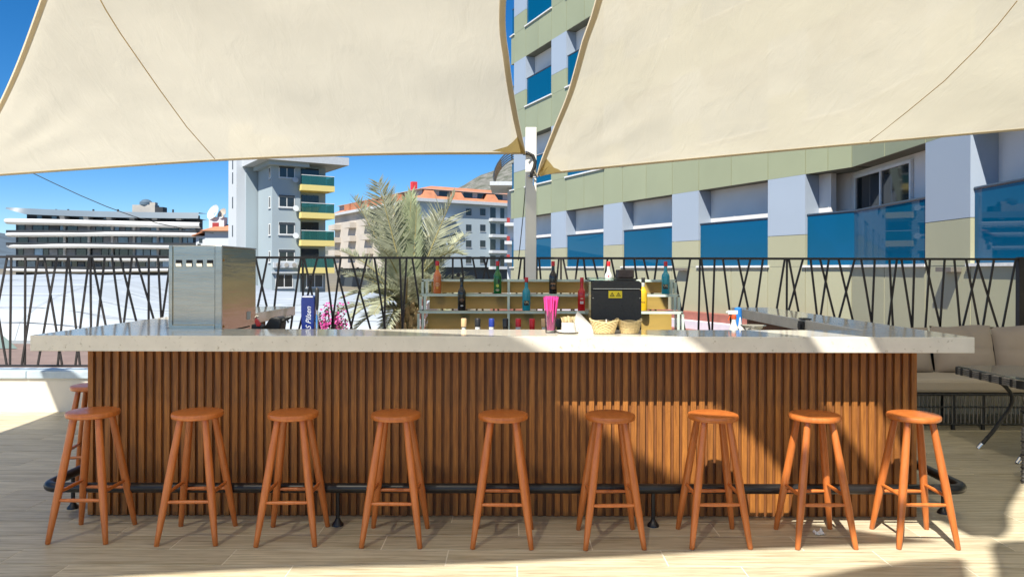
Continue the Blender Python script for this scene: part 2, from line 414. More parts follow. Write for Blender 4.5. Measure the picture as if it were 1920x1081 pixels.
def patch(t, bv, pts):
    q = []
    for px, py in pts:
        d = (at(px, py, 1.0)-Vector((0,0,CH))).normalized(); h = bv.ray_cast(Vector((0,0,CH)), d)
        p = h[0] if h[0] else at(px, py, 8.15)
        q.append(p - d*.02)
    c = sum(q, Vector())/len(q) + Vector((0,-.05,.02)); m = MB(); k = len(q)
    m.add(q+[c], [(i, (i+1) % k, k) for i in range(k)])
    m.build('corner_patch', M['patch'], t)
patch(sl, bvl, [(970,256),(979,275),(984,287),(970,287),(950,286),(922,283),(938,279),(950,275),(961,266)])
patch(sr, bvr, [(1024,297),(1016,312),(1009,324),(1012,331),(1026,327),(1052,321),(1046,317),(1038,314),(1031,305)])
sail('shade_sail', 'cream shade sail overhead shading the left of the terrace, above the picture',
     [(-6.2,.7,3.93),(-3.29,.72,4.80),(-1.765,.566,5.26),(-.07,.47,5.77),(.716,.408,6.0)],
     [(-6.2,.7,3.93),(-6.12,2.5,3.95),(-6.17,4.66,3.94),(-6.25,5.7,3.92),(-6.35,6.4,3.88)],
     [(.716,.408,6.0),(.70,.42,6.0),(.69,.43,5.99)],
     [(-6.35,6.4,3.88),(-4.2,4.1,4.53),(-1.957,2.276,5.2),(-1.10,1.71,5.45),(-.519,1.241,5.634),(0,.93,5.79),(.69,.43,5.99)], nu=30, nv=30)
sail('shade_sail', 'cream shade sail overhead behind the camera on the left',
     [(-1.2,-6,4.5),(-.6,-3.2,5.2),(.2,-.9,5.8),(.70,.11,6.0)], [(-1.2,-6,4.5),(-3.4,-3.6,4.3),(-6,-1.3,4.0)],
     [(.70,.11,6.0),(.70,.13,6.0),(.69,.15,6.0)], [(-6,-1.3,4.0),(-2.5,-.55,5.1),(-.41,-.04,5.75),(.04,.09,5.85),(.37,.16,5.93),(.69,.15,6.0)], nu=24, nv=24)
sail('shade_sail', 'cream shade sail overhead behind the camera on the right',
     [(-.2,-3.0,5.3),(.25,-1.0,5.6),(.62,-.2,5.75),(.84,.1,5.8),(.98,.36,5.85),(1.08,.5,5.85)], [(-.2,-3.0,5.3),(2.5,-3.6,4.7),(5.5,-5,4.0)],
     [(1.08,.5,5.85),(1.30,.56,5.8),(3,.75,5.0),(6.5,1.5,3.6)], [(5.5,-5,4.0),(5.7,-1.8,3.9),(6.5,1.5,3.6)], nu=24, nv=24)

# ------------------------------------------------------------------ the bar
DP, DS = 4.838, 4.609            # slat face, slab front
XL, XR = -2.747, 2.626           # panel ends
SXL, SXR = -2.975, 2.858         # slab ends
ZU, ZTOP = 1.090, 1.188
YB = 8.27                        # far end of the returns
bar = thing('bar_counter', ((XL+XR)/2, DP, 0), 'U-shaped outdoor bar with vertical brown slats and thick white countertop', 'bar counter')
REC = .021
core = MB()
core.box(XL+.02, XR-.02, DP+REC, DP+REC+.08, 0, ZU)
core.box(XL+REC, XL+REC+.08, DP+REC+.081, YB-.25, 0, ZU)
core.box(XR-REC-.08, XR-REC, DP+REC+.081, YB-.25, 0, ZU)
core.build('backing_panel', M['backing'], bar)
SP, SWD = .0546, .0335
sm = MB().box(0, SWD, 0, REC, .004, ZU-.003).mesh('slat', M['slat'])
n = int((XR-XL-SWD)/SP)+1; sp = (XR-XL-SWD)/(n-1)
bl = wloc(bar)
for i in range(n):
    inst(sm, 'slat', bar, Vector((XL+i*sp, DP+random.uniform(0,.0025), random.uniform(0,.002)))-bl)
ss = MB().box(0, REC, 0, SWD, .004, ZU-.003).mesh('slat', M['slat'])
k = 0
yy = DP+REC+.03
while yy < YB-.3:
    inst(ss, 'slat', bar, Vector((XL, yy, 0))-bl); inst(ss, 'slat', bar, Vector((XR-REC, yy, 0))-bl); yy += sp
MB().box(SXL, SXR, DS, 5.14, ZU, ZTOP).build('countertop', M['quartz'], bar, bevel=.004)
MB().box(SXL+.001, -2.40, 5.1405, YB, ZU, ZTOP-.001).build('countertop', M['quartz'], bar, bevel=.004)
MB().box(2.43, SXR-.001, 5.1405, YB, ZU, ZTOP-.001).build('countertop', M['quartz'], bar, bevel=.004)
wk = MB(); wk.box(-2.39, 2.42, 5.145, 5.78, .90, .93); wk.box(-2.35, 2.38, 5.16, 5.72, .1, .90)
wk.build('work_counter', M['steel'], bar, bevel=.003)
# foot rail
RZ, RY = .235, 4.665
rail = []
def arc(cx, cy, r, a0, a1, n=6): return [(cx+r*math.cos(R(a0+(a1-a0)*i/n)), cy+r*math.sin(R(a0+(a1-a0)*i/n)), RZ) for i in range(n+1)]
rail = [(-2.93, YB-.5, RZ)] + [(-2.93, 5.2, RZ)] + arc(-2.93+.09, RY+.09, .09, 180, 270) + arc(2.85-.09, RY+.09, .09, 270, 360) + [(2.85, 5.2, RZ), (2.85, YB-.5, RZ)]
fr_ = MB().tube(rail, .031, 14).build('foot_rail', M['black_paint'], bar, smooth=True)
def railpost(x, y):
    m = MB(); m.tube([(x,y,RZ-.028),(x,y,.012)], .013, 8); m.lathe([(.038,0.001),(.036,.012),(.02,.03),(.014,.045)], 14, (x,y,0))
    m.build('rail_post', M['black_paint'], fr_, smooth=True)
for px in (635, 1225): railpost((px-960)*4.68/F, 4.667)
for x, yy in ((-2.93,4.99),(2.85,4.93),(-2.93,6.6),(2.85,6.6)): railpost(x, yy)

# ------------------------------------------------------------------ stools
def make_stool():
    t = thing('bar_stool', (0,0,0), 'x', 'stool')
    zt = .747; m = MB()
    m.lathe([(.03,zt-.034),(.138,zt-.034),(.1455,zt-.030),(.1485,zt-.022),(.1485,zt-.012),(.145,zt-.004),(.137,zt-.0008),(.06,zt-.0035),(.01,zt-.004)], 48)
    m.build('seat', M['stool'], t, smooth=True, local=True)
    tp, ft = .072, .169
    def pos(sx, sy, z):
        k = z/(zt-.03); w = ft+(tp-ft)*k; return Vector((sx*w, sy*w, z))
    for sx in (-1,1):
        for sy in (-1,1):
            ps = [pos(sx,sy,z) for z in (0.001,.004,.06,.20,.35,.50,.62,zt-.034)]
            MB().tube(ps, [.0125,.0145,.0165,.0212,.0232,.0226,.0205,.0185], 14).build('leg', M['stool'], t, smooth=True, local=True)
    def st(a, b):
        ps = [a.lerp(b, k) for k in (.03,.2,.5,.8,.97)]
        MB().tube(ps, [.008,.0105,.0115,.0105,.008], 10).build('stretcher', M['stool'], t, smooth=True, local=True)
    for sy in (-1,1): st(pos(-1,sy,.245), pos(1,sy,.245))
    for sx in (-1,1): st(pos(sx,-1,.290), pos(sx,1,.290))
    return t
stools = [(-2.525,4.505,0,'first wooden bar stool at the left end of the front row'),
 (-1.884,4.48,1.5,'second wooden bar stool from the left in the front row'),
 (-1.307,4.47,1.5,'third wooden bar stool from the left in the front row'),
 (-.69,4.452,-1,'fourth wooden bar stool from the left in the front row'),
 (-.05,4.44,-1.5,'middle wooden bar stool of the nine along the front'),
 (.585,4.432,2,'sixth wooden bar stool from the left, left of the sunlit slats'),
 (1.2,4.45,1,'seventh wooden bar stool, with sunlight across its seat and slats behind'),
 (1.806,4.45,1,'eighth wooden bar stool, second from the right end'),
 (2.398,4.455,-1,'last wooden bar stool at the right end, standing in sunlight'),
 (-3.085,5.5,10,'wooden bar stool behind the left corner of the bar')]
proto = make_stool()
for i, (x, y_, a, lab) in enumerate(stools):
    o = proto if i == 0 else copy_tree(proto)
    o.location = (x, y_, 0); o.rotation_euler.z = R(a); tag(o, lab, 'stool', 'orange brown bar stools')


# ------------------------------------------------------------------ the curved green hotel on the right
M['hwhite'] = mat('bluish_white_panel', (.33,.39,.47), .38, var=.03, vs=.6, rnd=.02)
M['hgreen'] = mat('sage_green_panel', (.30,.325,.205), .42, var=.05, vs=.7, rnd=.035)
M['hcream'] = mat('olive_cream_panel', (.38,.375,.25), .45, var=.05, vs=.8, rnd=.03)
M['hback'] = mat('white_render_recess', (.76,.73,.70), .8, var=.05, vs=1.5, bump=.1, bs=90)
M['hjoint'] = mat('panel_joint', (.14,.14,.10), .8)
M['hsill'] = mat('marble_sill', (.70,.70,.69), .35, var=.12, vs=14)
M['hrail'] = mat('blue_grey_handrail', (.05,.075,.11), .35, .3, var=.1)
M['hglass'] = glass('blue_balcony_glass', (.01,.25,.55), .30, (.0,.115,.25), .015, .15, 1.22)  # reflected sky put into the body blue, over the glass's own tint
M['soffit'] = mat('dark_soffit', (.16,.145,.125), .7)
M['alu'] = mat('white_frame', (.72,.72,.70), .4)
M['pane'] = mat('dark_window_pane', (.018,.022,.024), .04, spec=.7, var=.2, vs=.8)
class Fac:
    """vertical facade plane: origin (x,y), unit direction along it, outward normal"""
    def __init__(s, o, e, n): s.o = Vector(o); s.e = Vector(e).normalized(); s.n = Vector(n).normalized()
    def p(s, u, w, z): q = s.o+s.e*u+s.n*w; return Vector((q.x, q.y, z))
    def u(s, px):                       # where the sight line of column px meets the plane
        r = Vector(((px-960)/F, 1.0)); den = r.x*s.n.x+r.y*s.n.y; d = (s.o.x*s.n.x+s.o.y*s.n.y)/den
        return (r*d-s.o).dot(s.e)
    def d(s, px): return s.o.y+s.e.y*s.u(px)
    def z(s, px, py): return CH+(HOR-py)*s.d(px)/F
    def box(s, m, u0, u1, w0, w1, z0, z1):
        return m.hexa([s.p(u0,w0,z0),s.p(u1,w0,z0),s.p(u1,w1,z0),s.p(u0,w1,z0),s.p(u0,w0,z1),s.p(u1,w0,z1),s.p(u1,w1,z1),s.p(u0,w1,z1)])
f1 = Fac((6.92,15.21), (-.402,.9157), (-.9157,-.402))
f2 = Fac((6.92,15.21), (-.04,-1.0), (-1.0,.04))
hotel = thing('hotel_building', (6.92,15.21,-2.2), 'curved sage green and white hotel with blue glass balconies at right', 'building')
def hb(fac, name, m, u0, u1, w0, w1, z0, z1, bevel=0):
    k = MB(); fac.box(k, u0, u1, w0, w1, z0, z1); return k.build(name, M[m], hotel, origin=fac.p((u0+u1)/2, w1, z0), bevel=bevel)
pil1 = [(963,985),(1033,1061),(1131.5,1167),(1260,1310),(1439.5,1510)]
U1 = [(f1.u(a), f1.u(b)) for a, b in pil1]            # (far, near)
uend = f1.u(957.5)
pil2 = [(1735,1820)]
U2 = [(f2.u(a), f2.u(b)) for a, b in pil2] + [(8.0, 9.1), (13.2, 14.2)]
UE2 = 16.0
RD = .40                                               # balcony recess
H0, SH, OH = 1.68, 3.20, 2.02
# corner of the recessed back wall
def xpt(w):
    a = f1.o+f1.n*w; b = f2.o+f2.n*w; e, g_ = f1.e, f2.e; den = e.x*g_.y-e.y*g_.x; dlt = b-a
    return (dlt.x*g_.y-dlt.y*g_.x)/den, (dlt.x*e.y-dlt.y*e.x)/den
c1, c2 = xpt(-RD)
i1, i2 = xpt(-.05)
NS = 4
joints1 = sorted([uend]+[x for p in U1 for x in p]+[(U1[i][1]+U1[i+1][0])/2 for i in range(4)]+[U1[4][1]*.5, 0.0])
joints2 = sorted([0.0, 1.45, U2[0][0], U2[0][1], (U2[0][1]+U2[1][0])/2, U2[1][0], U2[1][1], 11.2, 13.2, 14.2, UE2])
for s_ in range(-1, NS):
    zs = H0+SH*s_
    # band below the next sill
    zb0, zb1 = (zs+OH, zs+SH) if s_ >= 0 else (-2.2, H0)
    colr = 'hgreen' if s_ >= 0 else 'hcream'
    hb(f1, 'slab', 'hjoint', .012, uend+.001, -RD-.3, -.03, zb0+.004, zb1-.02) if s_ >= 0 else hb(f1, 'slab', 'hjoint', .012, uend+.001, -.5, -.03, zb0+.004, zb1-.02)
    hb(f2, 'slab', 'hjoint', .012, UE2, -RD-.3, -.03, zb0+.005, zb1-.021)
    for fac, js in ((f1, joints1), (f2, joints2)):
        for a, b in zip(js[:-1], js[1:]):
            if b-a < .05: continue
            hb(fac, 'cladding_panel', colr, a+.011, b-.011, -.029, 0, zb0, zb1-.004)
    if s_ < 0: continue
    # recessed back walls
    hb(f1, 'recess_wall', 'hback', c1+1.0, uend, -RD-.15, -RD, zs-.02, zs+OH+.003)
    hb(f2, 'recess_wall', 'hback', c2-2.4, UE2, -RD-.15, -RD-.001, zs-.02, zs+OH+.003)
    for fac, UU in ((f1, U1), (f2, U2)):
        for a, b in UU:
            a, b = min(a,b), max(a,b)
            hb(fac, 'pillar', 'hwhite', a+.004, b-.004, -RD+.002, .004, zs+.705, zs+OH-.004)
            hb(fac, 'pillar_base', 'hcream' if s_ == 0 else 'hgreen', a+.004, b-.004, -RD+.002, .004, zs-.003, zs+.695)
    # balconies: sill, glass, handrail
    ops = [(f1, U1[i+1][0], U1[i][1]) for i in range(4)]
    ops = [(f1, min(a,b), max(a,b)) for _, a, b in ops] + [(f1, 0.0, U1[4][1]), (f1, U1[0][0], uend), (f2, 0.0, U2[0][0]), (f2, U2[0][1], U2[1][0]), (f2, U2[1][1], U2[2][0])]
    for fac, a, b in ops:
        if abs(b-a) < .1: continue
        a0, b0 = a, b
        if a == 0.0: a = (i1 if fac is f1 else i2)
        e0 = .004 if a0 != 0.0 else 0.0
        hb(fac, 'sill', 'hsill', a0+e0-.06*(e0>0), b+.06, -RD+.004, .05, zs-.019, zs+.028)
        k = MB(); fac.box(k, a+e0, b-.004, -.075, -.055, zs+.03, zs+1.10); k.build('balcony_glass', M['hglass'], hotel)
        k = MB(); k.tube([fac.p(a, -.065, zs+1.125), fac.p(b-.002, -.065, zs+1.125)], .028, 8); k.build('handrail', M['hrail'], hotel, smooth=True)
k = MB(); f1.box(k, -1.0, uend-.2, -8, -RD-.42, -2.2, H0+SH*NS); k.build('core_wall', M['hback'], hotel)
k = MB(); f2.box(k, -3.2, UE2-.1, -7, -RD-.42, -2.2, H0+SH*NS-.1); k.build('core_wall', M['hback'], hotel)
# sliding door behind the bent balcony, ground storey
fw = Fac(tuple((f2.o+f2.n*(-RD)).to_2d() if hasattr(f2.o,'to_2d') else f2.o), f2.e, f2.n)
ua, ub = fw.u(1606), fw.u(1713)
door = MB(); zt_, z0_ = H0+1.93, H0+.02
for a, b, c, d in ((ua,ua+.06,z0_,zt_),(ub-.06,ub,z0_,zt_),(ua+.061,ub-.061,zt_-.06,zt_),((ua+ub)/2-.03,(ua+ub)/2+.03,z0_,zt_-.061)):
    fw.box(door, a, b, .005, .06, c, d)
dr = door.build('sliding_door', M['alu'], hotel)
for a, b in ((ua+.061,(ua+ub)/2-.031),((ua+ub)/2+.031,ub-.061)):
    k = MB(); fw.box(k, a, b, .01, .03, z0_, zt_-.061); k.build('door_pane', M['pane'], dr)
# wall lights below the sills
for fac, px in ((f1, 1283), (f2, 1788)):
    u = fac.u(px); k = MB(); fac.box(k, u-.22, u+.22, .004, .16, H0-.10, H0-.03); k.build('wall_lamp', M['soffit'], hotel)
# striped steps at the hotel foot
st = thing('terrace_steps', f1.p(7, .3, -2.2), 'brick red and white striped steps at the foot of the hotel', 'steps')
M['brick_red'] = mat('red_tile', (.30,.11,.08), .7, var=.15, vs=6)
M['stripe'] = mat('white_tile', (.62,.60,.66), .6, var=.06)
zz = .50
for i in range(7):
    k = MB(); f1.box(k, .5, uend, .0+.004, .35+.28*i, zz-.20*(i+1), zz-.20*i); 
    k.build('step', M['brick_red' if i % 2 == 0 else 'stripe'], st)

# ------------------------------------------------------------------ buildings beyond the fence
M['bgrey'] = mat('pale_grey_render', (.34,.41,.45), .8, var=.04, vs=.2)
M['bwhite'] = mat('white_render', (.52,.56,.60), .8, var=.04, vs=.3)
M['bbeige'] = mat('raw_beige_render', (.50,.455,.40), .85, var=.08, vs=.3)
M['yellow'] = mat('pale_yellow_paint', (.72,.60,.22), .7, var=.03)
M['tglass'] = glass('green_balcony_glass', (.42,.70,.64), .66, (.05,.26,.23), .03)
M['shutter'] = mat('dark_shutter', (.045,.055,.065), .5, var=.1)
M['tile'] = mat('orange_roof_tile', (.46,.19,.10), .75, var=.18, vs=.7, bump=.4, bs=6)
M['concrete'] = mat('raw_concrete', (.38,.36,.33), .9, var=.15, vs=.4)
M['eave'] = mat('white_eave', (.50,.53,.56), .7)
def window(fac, par, px, py, w, h, off=.0, frame='alu', two=True, bandtop=0):
    """window centred at picture column px / row py of the facade"""
    u = fac.u(px); z = fac.z(px, py); k = MB()
    t = .09
    for a, b, c, d in ((u-w/2,u-w/2+t,z-h/2,z+h/2),(u+w/2-t,u+w/2,z-h/2,z+h/2),(u-w/2+t,u+w/2-t,z+h/2-t,z+h/2),(u-w/2+t,u+w/2-t,z-h/2,z-h/2+t)):
        fac.box(k, a, b, -.02, .03, c, d)
    if two: fac.box(k, u-.04, u+.04, -.02, .028, z-h/2+t, z+h/2-t)
    win = k.build('window', M[frame], par)
    k = MB(); fac.box(k, u-w/2+.02, u+w/2-.02, -.03, .01, z-h/2+.02, z+h/2-.02); k.build('pane', M['pane'], win)
    k = MB(); fac.box(k, u-w/2-.08, u+w/2+.08, -.02, .10, z-h/2-.10, z-h/2-.01); k.build('window_sill', M['eave'], win)
    if bandtop:
        k = MB(); fac.box(k, u-w/2+.02, u+w/2-.02, .0, .05, z+h/2-bandtop, z+h/2-.02); k.build('shutter_box', M['shutter'], win)
    return win

# --- grey tower with yellow balconies
th = R(33)
D3 = 80.0
p3 = at(510, HOR, D3)
tf = Fac((p3.x,p3.y), (math.cos(th),math.sin(th)), (math.sin(th),-math.cos(th)))      # front
tl = Fac((p3.x,p3.y), (-math.sin(th),math.cos(th)), (-math.cos(th),-math.sin(th)))    # left flank, going away
tower = thing('apartment_tower', (p3.x,p3.y,-2.2), 'pale grey apartment tower with yellow trimmed green glass balconies', 'building')
uB0, uB1 = tf.u(563), tf.u(619)
zroof = tf.z(530, 305)
LF = tl.u(484)
k = MB(); tf.box(k, 0, uB0, -LF, 0, -2.2, zroof); k.build('wall', M['bgrey'], tower)
k = MB(); tf.box(k, uB0+.001, uB1, -LF, -1.6, -2.2, zroof); k.build('wall', M['bgrey'], tower)
k = MB(); tf.box(k, tf.u(484)-.2, tf.u(645), -LF-1, 1.5, zroof+.002, zroof+.85); k.build('roof', M['eave'], tower)
k = MB(); tf.box(k, tf.u(500), tf.u(575), -LF, .9, zroof-.45, zroof-.002); k.build('eave_beam', M['bgrey'], tower)
# stair tower behind left
ps = at(461, HOR, 84.4)
sf = Fac((ps.x,ps.y), (math.cos(th),math.sin(th)), (math.sin(th),-math.cos(th)))
sl_ = Fac((ps.x,ps.y), (-math.sin(th),math.cos(th)), (-math.cos(th),-math.sin(th)))
k = MB(); sf.box(k, 0, 5, -6, 0, -2.2, 17); k.build('stair_tower', M['bgrey'], tower)
pq = at(443, HOR, 84.0); qf = Fac((pq.x,pq.y), sf.e, sf.n); ql = Fac((pq.x,pq.y), sl_.e, sl_.n)
k = MB(); qf.box(k, 0, 1.8, -abs(ql.u(428)), 0, -2.2, 18); k.build('stair_tower', M['bwhite'], tower)
for py in (308, 335, 381, 434):
    u = ql.u(436); z = ql.z(436, py); k = MB(); ql.box(k, u-.22, u+.22, -.05, .02, z-.65, z+.65); k.build('slit_window', M['shutter'], tower)
for i, py in enumerate((323, 378, 429, 480)):
    window(tf, tower, 537.5, py, 1.75, 1.35, bandtop=.3)
    window(tl, tower, 505.5, py+2, .75, 1.25, two=False)
rows = (355.5, 406.5, 457.5, 508)
for py in rows:
    zb = tf.z(590, py); ua_, ub_ = tf.u(559.5), tf.u(621.5)
    b_ = MB(); tf.box(b_, ua_, ub_, -1.59, 1.0, zb-.27, zb+.35); bo = b_.build('balcony', M['yellow'], tower)
    gl_ = MB(); tf.box(gl_, ua_+.05, ub_-.05, .93, .97, zb+.352, zb+1.35); tf.box(gl_, ub_-.09, ub_-.05, -1.5, .92, zb+.352, zb+1.35); gl_.build('glass', M['tglass'], bo)
    hr = MB(); tf.box(hr, ua_+.02, ub_-.02, .91, .99, zb+1.351, zb+1.42)
    for q in range(5): uu = ua_+.1+(ub_-ua_-.2)*q/4; tf.box(hr, uu-.03, uu+.03, .90, .925, zb+.352, zb+1.35)
    hr.build('handrail', M['alu'], bo)
    dd = MB(); tf.box(dd, tf.u(573), tf.u(606), -1.599, -1.56, zb+.352, zb+2.45); dd.build('balcony_door', M['pane'], tower)
k = MB(); tf.box(k, tf.u(509), tf.u(562), .0, .25, tf.z(530,513), tf.z(530,510)); k.build('ledge', M['eave'], tower)
for px in (519, 534.5, 549):
    u = tf.u(px); z = tf.z(px, 497.5); k = MB(); tf.box(k, u-.42, u+.42, .001, .36, z-.3, z+.3); ac = k.build('air_conditioner', M['bwhite'], tower)
    k = MB(); c = tf.p(u+.05, .37, z); k.tube([c, c+Vector((tf.n.x,tf.n.y,0))*.03], .24, 14); k.build('fan_grille', M['concrete'], ac)
for px, py in ((552,340),(553,393),(553,444)):
    u = tf.u(px); z = tf.z(px, py); k = MB(); c = tf.p(u, .05, z); n3 = Vector((tf.n.x,tf.n.y,.3)).normalized()
    k.tube([c, c+n3*.2, c+n3*.28], [.06,.06,.34], 12); k.build('satellite_dish', M['bwhite'], tower, smooth=True)
for px in (533, 590): window(tf, tower, px, 527, 1.9, 1.5, off=.3)

# --- low-rise under construction with orange mansard roof
pc = at(786, HOR, 130.0)
rE = at(962, HOR, 141.0); lE = at(628, HOR, 168.0)
eR = Vector((rE.x-pc.x, rE.y-pc.y)).normalized(); eL = Vector((lE.x-pc.x, lE.y-pc.y)).normalized()
br_ = Fac((pc.x,pc.y), eR, (eR.y,-eR.x)); bl_ = Fac((pc.x,pc.y), eL, (-eL.y, eL.x))
blk = thing('apartment_block', (pc.x,pc.y,-2.2), 'long unfinished apartment block with orange tiled mansard roof behind the palm', 'building')
LR = (Vector((rE.x,rE.y))-Vector((pc.x,pc.y))).length; LL = (Vector((lE.x,lE.y))-Vector((pc.x,pc.y))).length
ze = 13.4
k = MB(); A0 = br_.p(0,0,0); 
def poly_block(z0, z1, inset, m):
    c = Vector((pc.x,pc.y)); nR = br_.n; nL = bl_.n
    den = nR.x*nL.y-nR.y*nL.x
    q = Vector(((-inset*nL.y+inset*nR.y)/den, (-inset*nR.x+inset*nL.x)/den))
    c0 = c+q; r0 = c+eR*LR-nR*inset; l0 = c+eL*LL-nL*inset; bk = c+eR*LR+eL*LL
    pts = [c0, r0, bk, l0]
    return m.hexa([(p.x,p.y,z0) for p in pts]+[(p.x,p.y,z1) for p in pts]), (c0, r0, l0)
m_, _ = poly_block(2.0, ze, 0, MB()); m_.build('wall', M['bgrey'], blk)
m_, _ = poly_block(-2.2, 1.999, 1.2, MB()); m_.build('ground_storey', M['shutter'], blk)
m_, _ = poly_block(ze+.001, ze+.55, -1.0, MB()); m_.build('eave', M['eave'], blk)
def slope(inA, zA, inB, zB, name, mm):
    _, a = poly_block(0,1,inA,MB()); _, b = poly_block(0,1,inB,MB()); m = MB()
    V = lambda p, z: (p.x,p.y,z)
    m.quad(V(a[0],zA),V(a[1],zA),V(b[1],zB),V(b[0],zB)); m.quad(V(a[0],zA),V(a[2],zA),V(b[2],zB),V(b[0],zB)); m.build(name, mm, blk)
slope(-.8, ze+.552, 1.0, ze+1.3, 'roof', M['tile'])
m_, _ = poly_block(ze+.553, ze+2.35, 1.0, MB()); m_.build('attic_wall', M['bgrey'], blk)
slope(.3, ze+2.36, 4.5, ze+3.4, 'roof', M['tile'])
m_, _ = poly_block(ze+2.30, ze+2.36, .3, MB()); m_.build('roof_soffit', M['eave'], blk)
for px in (806, 858, 922):          # sloping tiled cheeks of the mansard
    u = br_.u(px); m = MB(); w0, w1 = .9, .55
    z0_, z1_ = ze+.6, ze+2.3
    m.hexa([br_.p(u-1.5,.5,z0_),br_.p(u+1.5,.5,z0_),br_.p(u+1.5,-1.0,z0_),br_.p(u-1.5,-1.0,z0_),br_.p(u-.8,-.5,z1_),br_.p(u+.8,-.5,z1_),br_.p(u+.8,-1.0,z1_),br_.p(u-.8,-1.0,z1_)])
    m.build('mansard_cheek', M['tile'], blk)
bi = Fac(tuple(br_.o-br_.n*1.0), br_.e, br_.n)
for px in (832, 877, 903, 934): 
    w_ = bi.u(px); m = MB(); bi.box(m, w_-.95, w_+.95, -.02, .04, ze+.9, ze+2.2); m.build('attic_window', M['pane'], blk)
for py in (397.7, 427.4, 457, 487):
    for px in (827, 878.5, 905): window(br_, blk, px, py, 1.15, 1.25, frame='shutter')
    u0, u1 = br_.u(918), br_.u(947); z = br_.z(930, py+2)
    m = MB(); br_.box(m, u0+.1, u0+1.3, -.03, .02, z-1.0, z+1.0); m.build('balcony_door', M['pane'], blk)
    m = MB(); br_.box(m, u1-1.1, u1-.2, -.03, .02, z-1.0, z+1.0); m.build('balcony_door', M['pane'], blk)
    m = MB(); br_.box(m, u0-.2, u1+.3, .0, 1.3, z-1.55, z-1.02); m.build('balcony', M['eave'], blk)
for py in (410, 440, 469):
    m = MB(); u1 = br_.u(852 if py == 410 else 808); z = br_.z(815, py); br_.box(m, -.8, u1, .0, 1.4, z-.35, z+.15); m.build('balcony', M['eave'], blk)
LLn = LL
ncol = 9
for r_, py in enumerate((397.7, 427.4, 457, 487)):
    zc = br_.z(827, py)
    for cix in range(ncol):
        u = 4.0+cix*(LL-6)/(ncol-1)
        if cix % 2 == 0:
            m = MB(); bl_.box(m, u-2.1, u+2.1, .001, 1.5, zc-1.5, zc-.35); m.build('balcony_box', M['bbeige'], blk)
            m = MB(); bl_.box(m, u-1.6, u+1.6, -.02, .03, zc-.34, zc+1.0); m.build('balcony_opening', M['pane'], blk)
        else:
            for du in (-.9, .9):
                m = MB(); bl_.box(m, u+du-.5, u+du+.5, -.02, .03, zc-.9, zc+.8); m.build('window', M['pane'], blk)
m = MB(); bl_.box(m, 6, LL, .002, .06, 2.0, ze); m.build('raw_render', M['bbeige'], blk)
for i, px in enumerate((655, 668, 690, 705, 742)):
    u = bl_.u(px); m = MB(); bl_.box(m, u-1.6, u+1.6, -3, .6, ze+.6, ze+2.0); o = m.build('dormer', M['tile'], blk)
m = MB(); u = bl_.u(731); bl_.box(m, u-.5, u+.5, -5.4, -4.4, ze+2.5, ze+5.0); m.build('chimney', mat('red_paint',(.6,.04,.05),.6), blk)

# --- small grey block between tower and long block
pg = at(668, HOR, 185.0); sb_ = thing('apartment_block', (pg.x,pg.y,-2.2), 'small dark grey block with white balcony slabs behind the tower', 'building')
MB().box(at(640,HOR,185).x, at(700,HOR,185).x, 185, 200, -2.2, 15.5).build('wall', M['bgrey'], sb_)
for z in (4.6, 8.0, 11.4, 14.4):
    MB().box(at(644,HOR,185).x, at(700,HOR,185).x, 183.8, 184.999, z, z+.6).build('balcony', M['eave'], sb_)
    MB().box(at(650,HOR,185).x, at(664,HOR,185).x, 184.9, 184.999, z+.61, z+2.3).build('balcony_door', M['pane'], sb_)
MB().box(at(641,HOR,185).x, at(700,HOR,185).x, 184.5, 200.5, 15.501, 17.5).build('roof', mat('slate_roof',(.10,.13,.16),.6), sb_)

# --- dark glass hotel with white wavy balconies, far left
D1 = 182.0; sc1 = D1/F
def X1(px): return (px-960)*sc1
def Z1(py): return CH+(HOR-py)*sc1
wav = thing('resort_building', (X1(195), D1, -2.2), 'long dark glass building with wavy white balcony bands at far left', 'building')
M['facade_dark'] = mat('dark_cladding', (.022,.026,.032), .6, var=.3, vs=.25)
M['band'] = mat('white_band', (.66,.67,.68), .6, var=.03, vs=.2)
M['metal_roof'] = mat('blue_grey_roof', (.10,.145,.19), .35, var=.1, vs=.2)
MB().box(X1(22), X1(364), D1+1.5, D1+5, -2.2, Z1(412)).build('wall', M['facade_dark'], wav)
for bi_, (py, h, l) in enumerate(((417,10.5,4),(441.5,7.5,8),(464,7,8),(487.5,6.5,8),(509,6.5,8))):
    m = MB(); N_ = 72
    for i in range(N_+1):
        px = l+(378-l)*i/N_; ph = i/N_
        rd = math.sqrt(max(0, 1-(1-min(1, (px-l)/22))**2))          # rounded left end
        yb = D1+1.5-(2.7+.5*math.sin(ph*7+bi_*1.9))*(.15+.85*rd)
        dz = (7.0*ph if bi_ == 0 else (2.0*math.sin(ph*6.0+bi_*1.4)*.5))*-sc1
        zc = Z1(py)+dz; hh = h*sc1*(.45+.55*rd)
        m.v += [(X1(px), D1+1.6, zc+hh*.5), (X1(px), yb+.25, zc+hh*.5), (X1(px), yb, zc+hh*.30), (X1(px), yb+.1, zc-hh*.15), (X1(px), yb+.9, zc-hh*.5), (X1(px), D1+1.6, zc-hh*.5)]
        if i:
            a = (i-1)*6
            for q in range(5): m.f.append((a+q, a+q+1, a+6+q+1, a+6+q)); m.m.append(0)
    m.build('balcony_band', M['band'], wav, smooth=True)
M['bluish_pane'] = mat('blue_grey_pane', (.10,.16,.24), .06, spec=.8, var=.5, vs=.4, rnd=.5)  # paler blue-grey glass, tone varying from pane to pane
M['curtain'] = mat('grey_curtain', (.17,.17,.17), .7, var=.2, vs=.5, rnd=.3)
rws = ((423,437.5),(445.5,460.5),(468,484),(491,505.5))
random.seed(3)
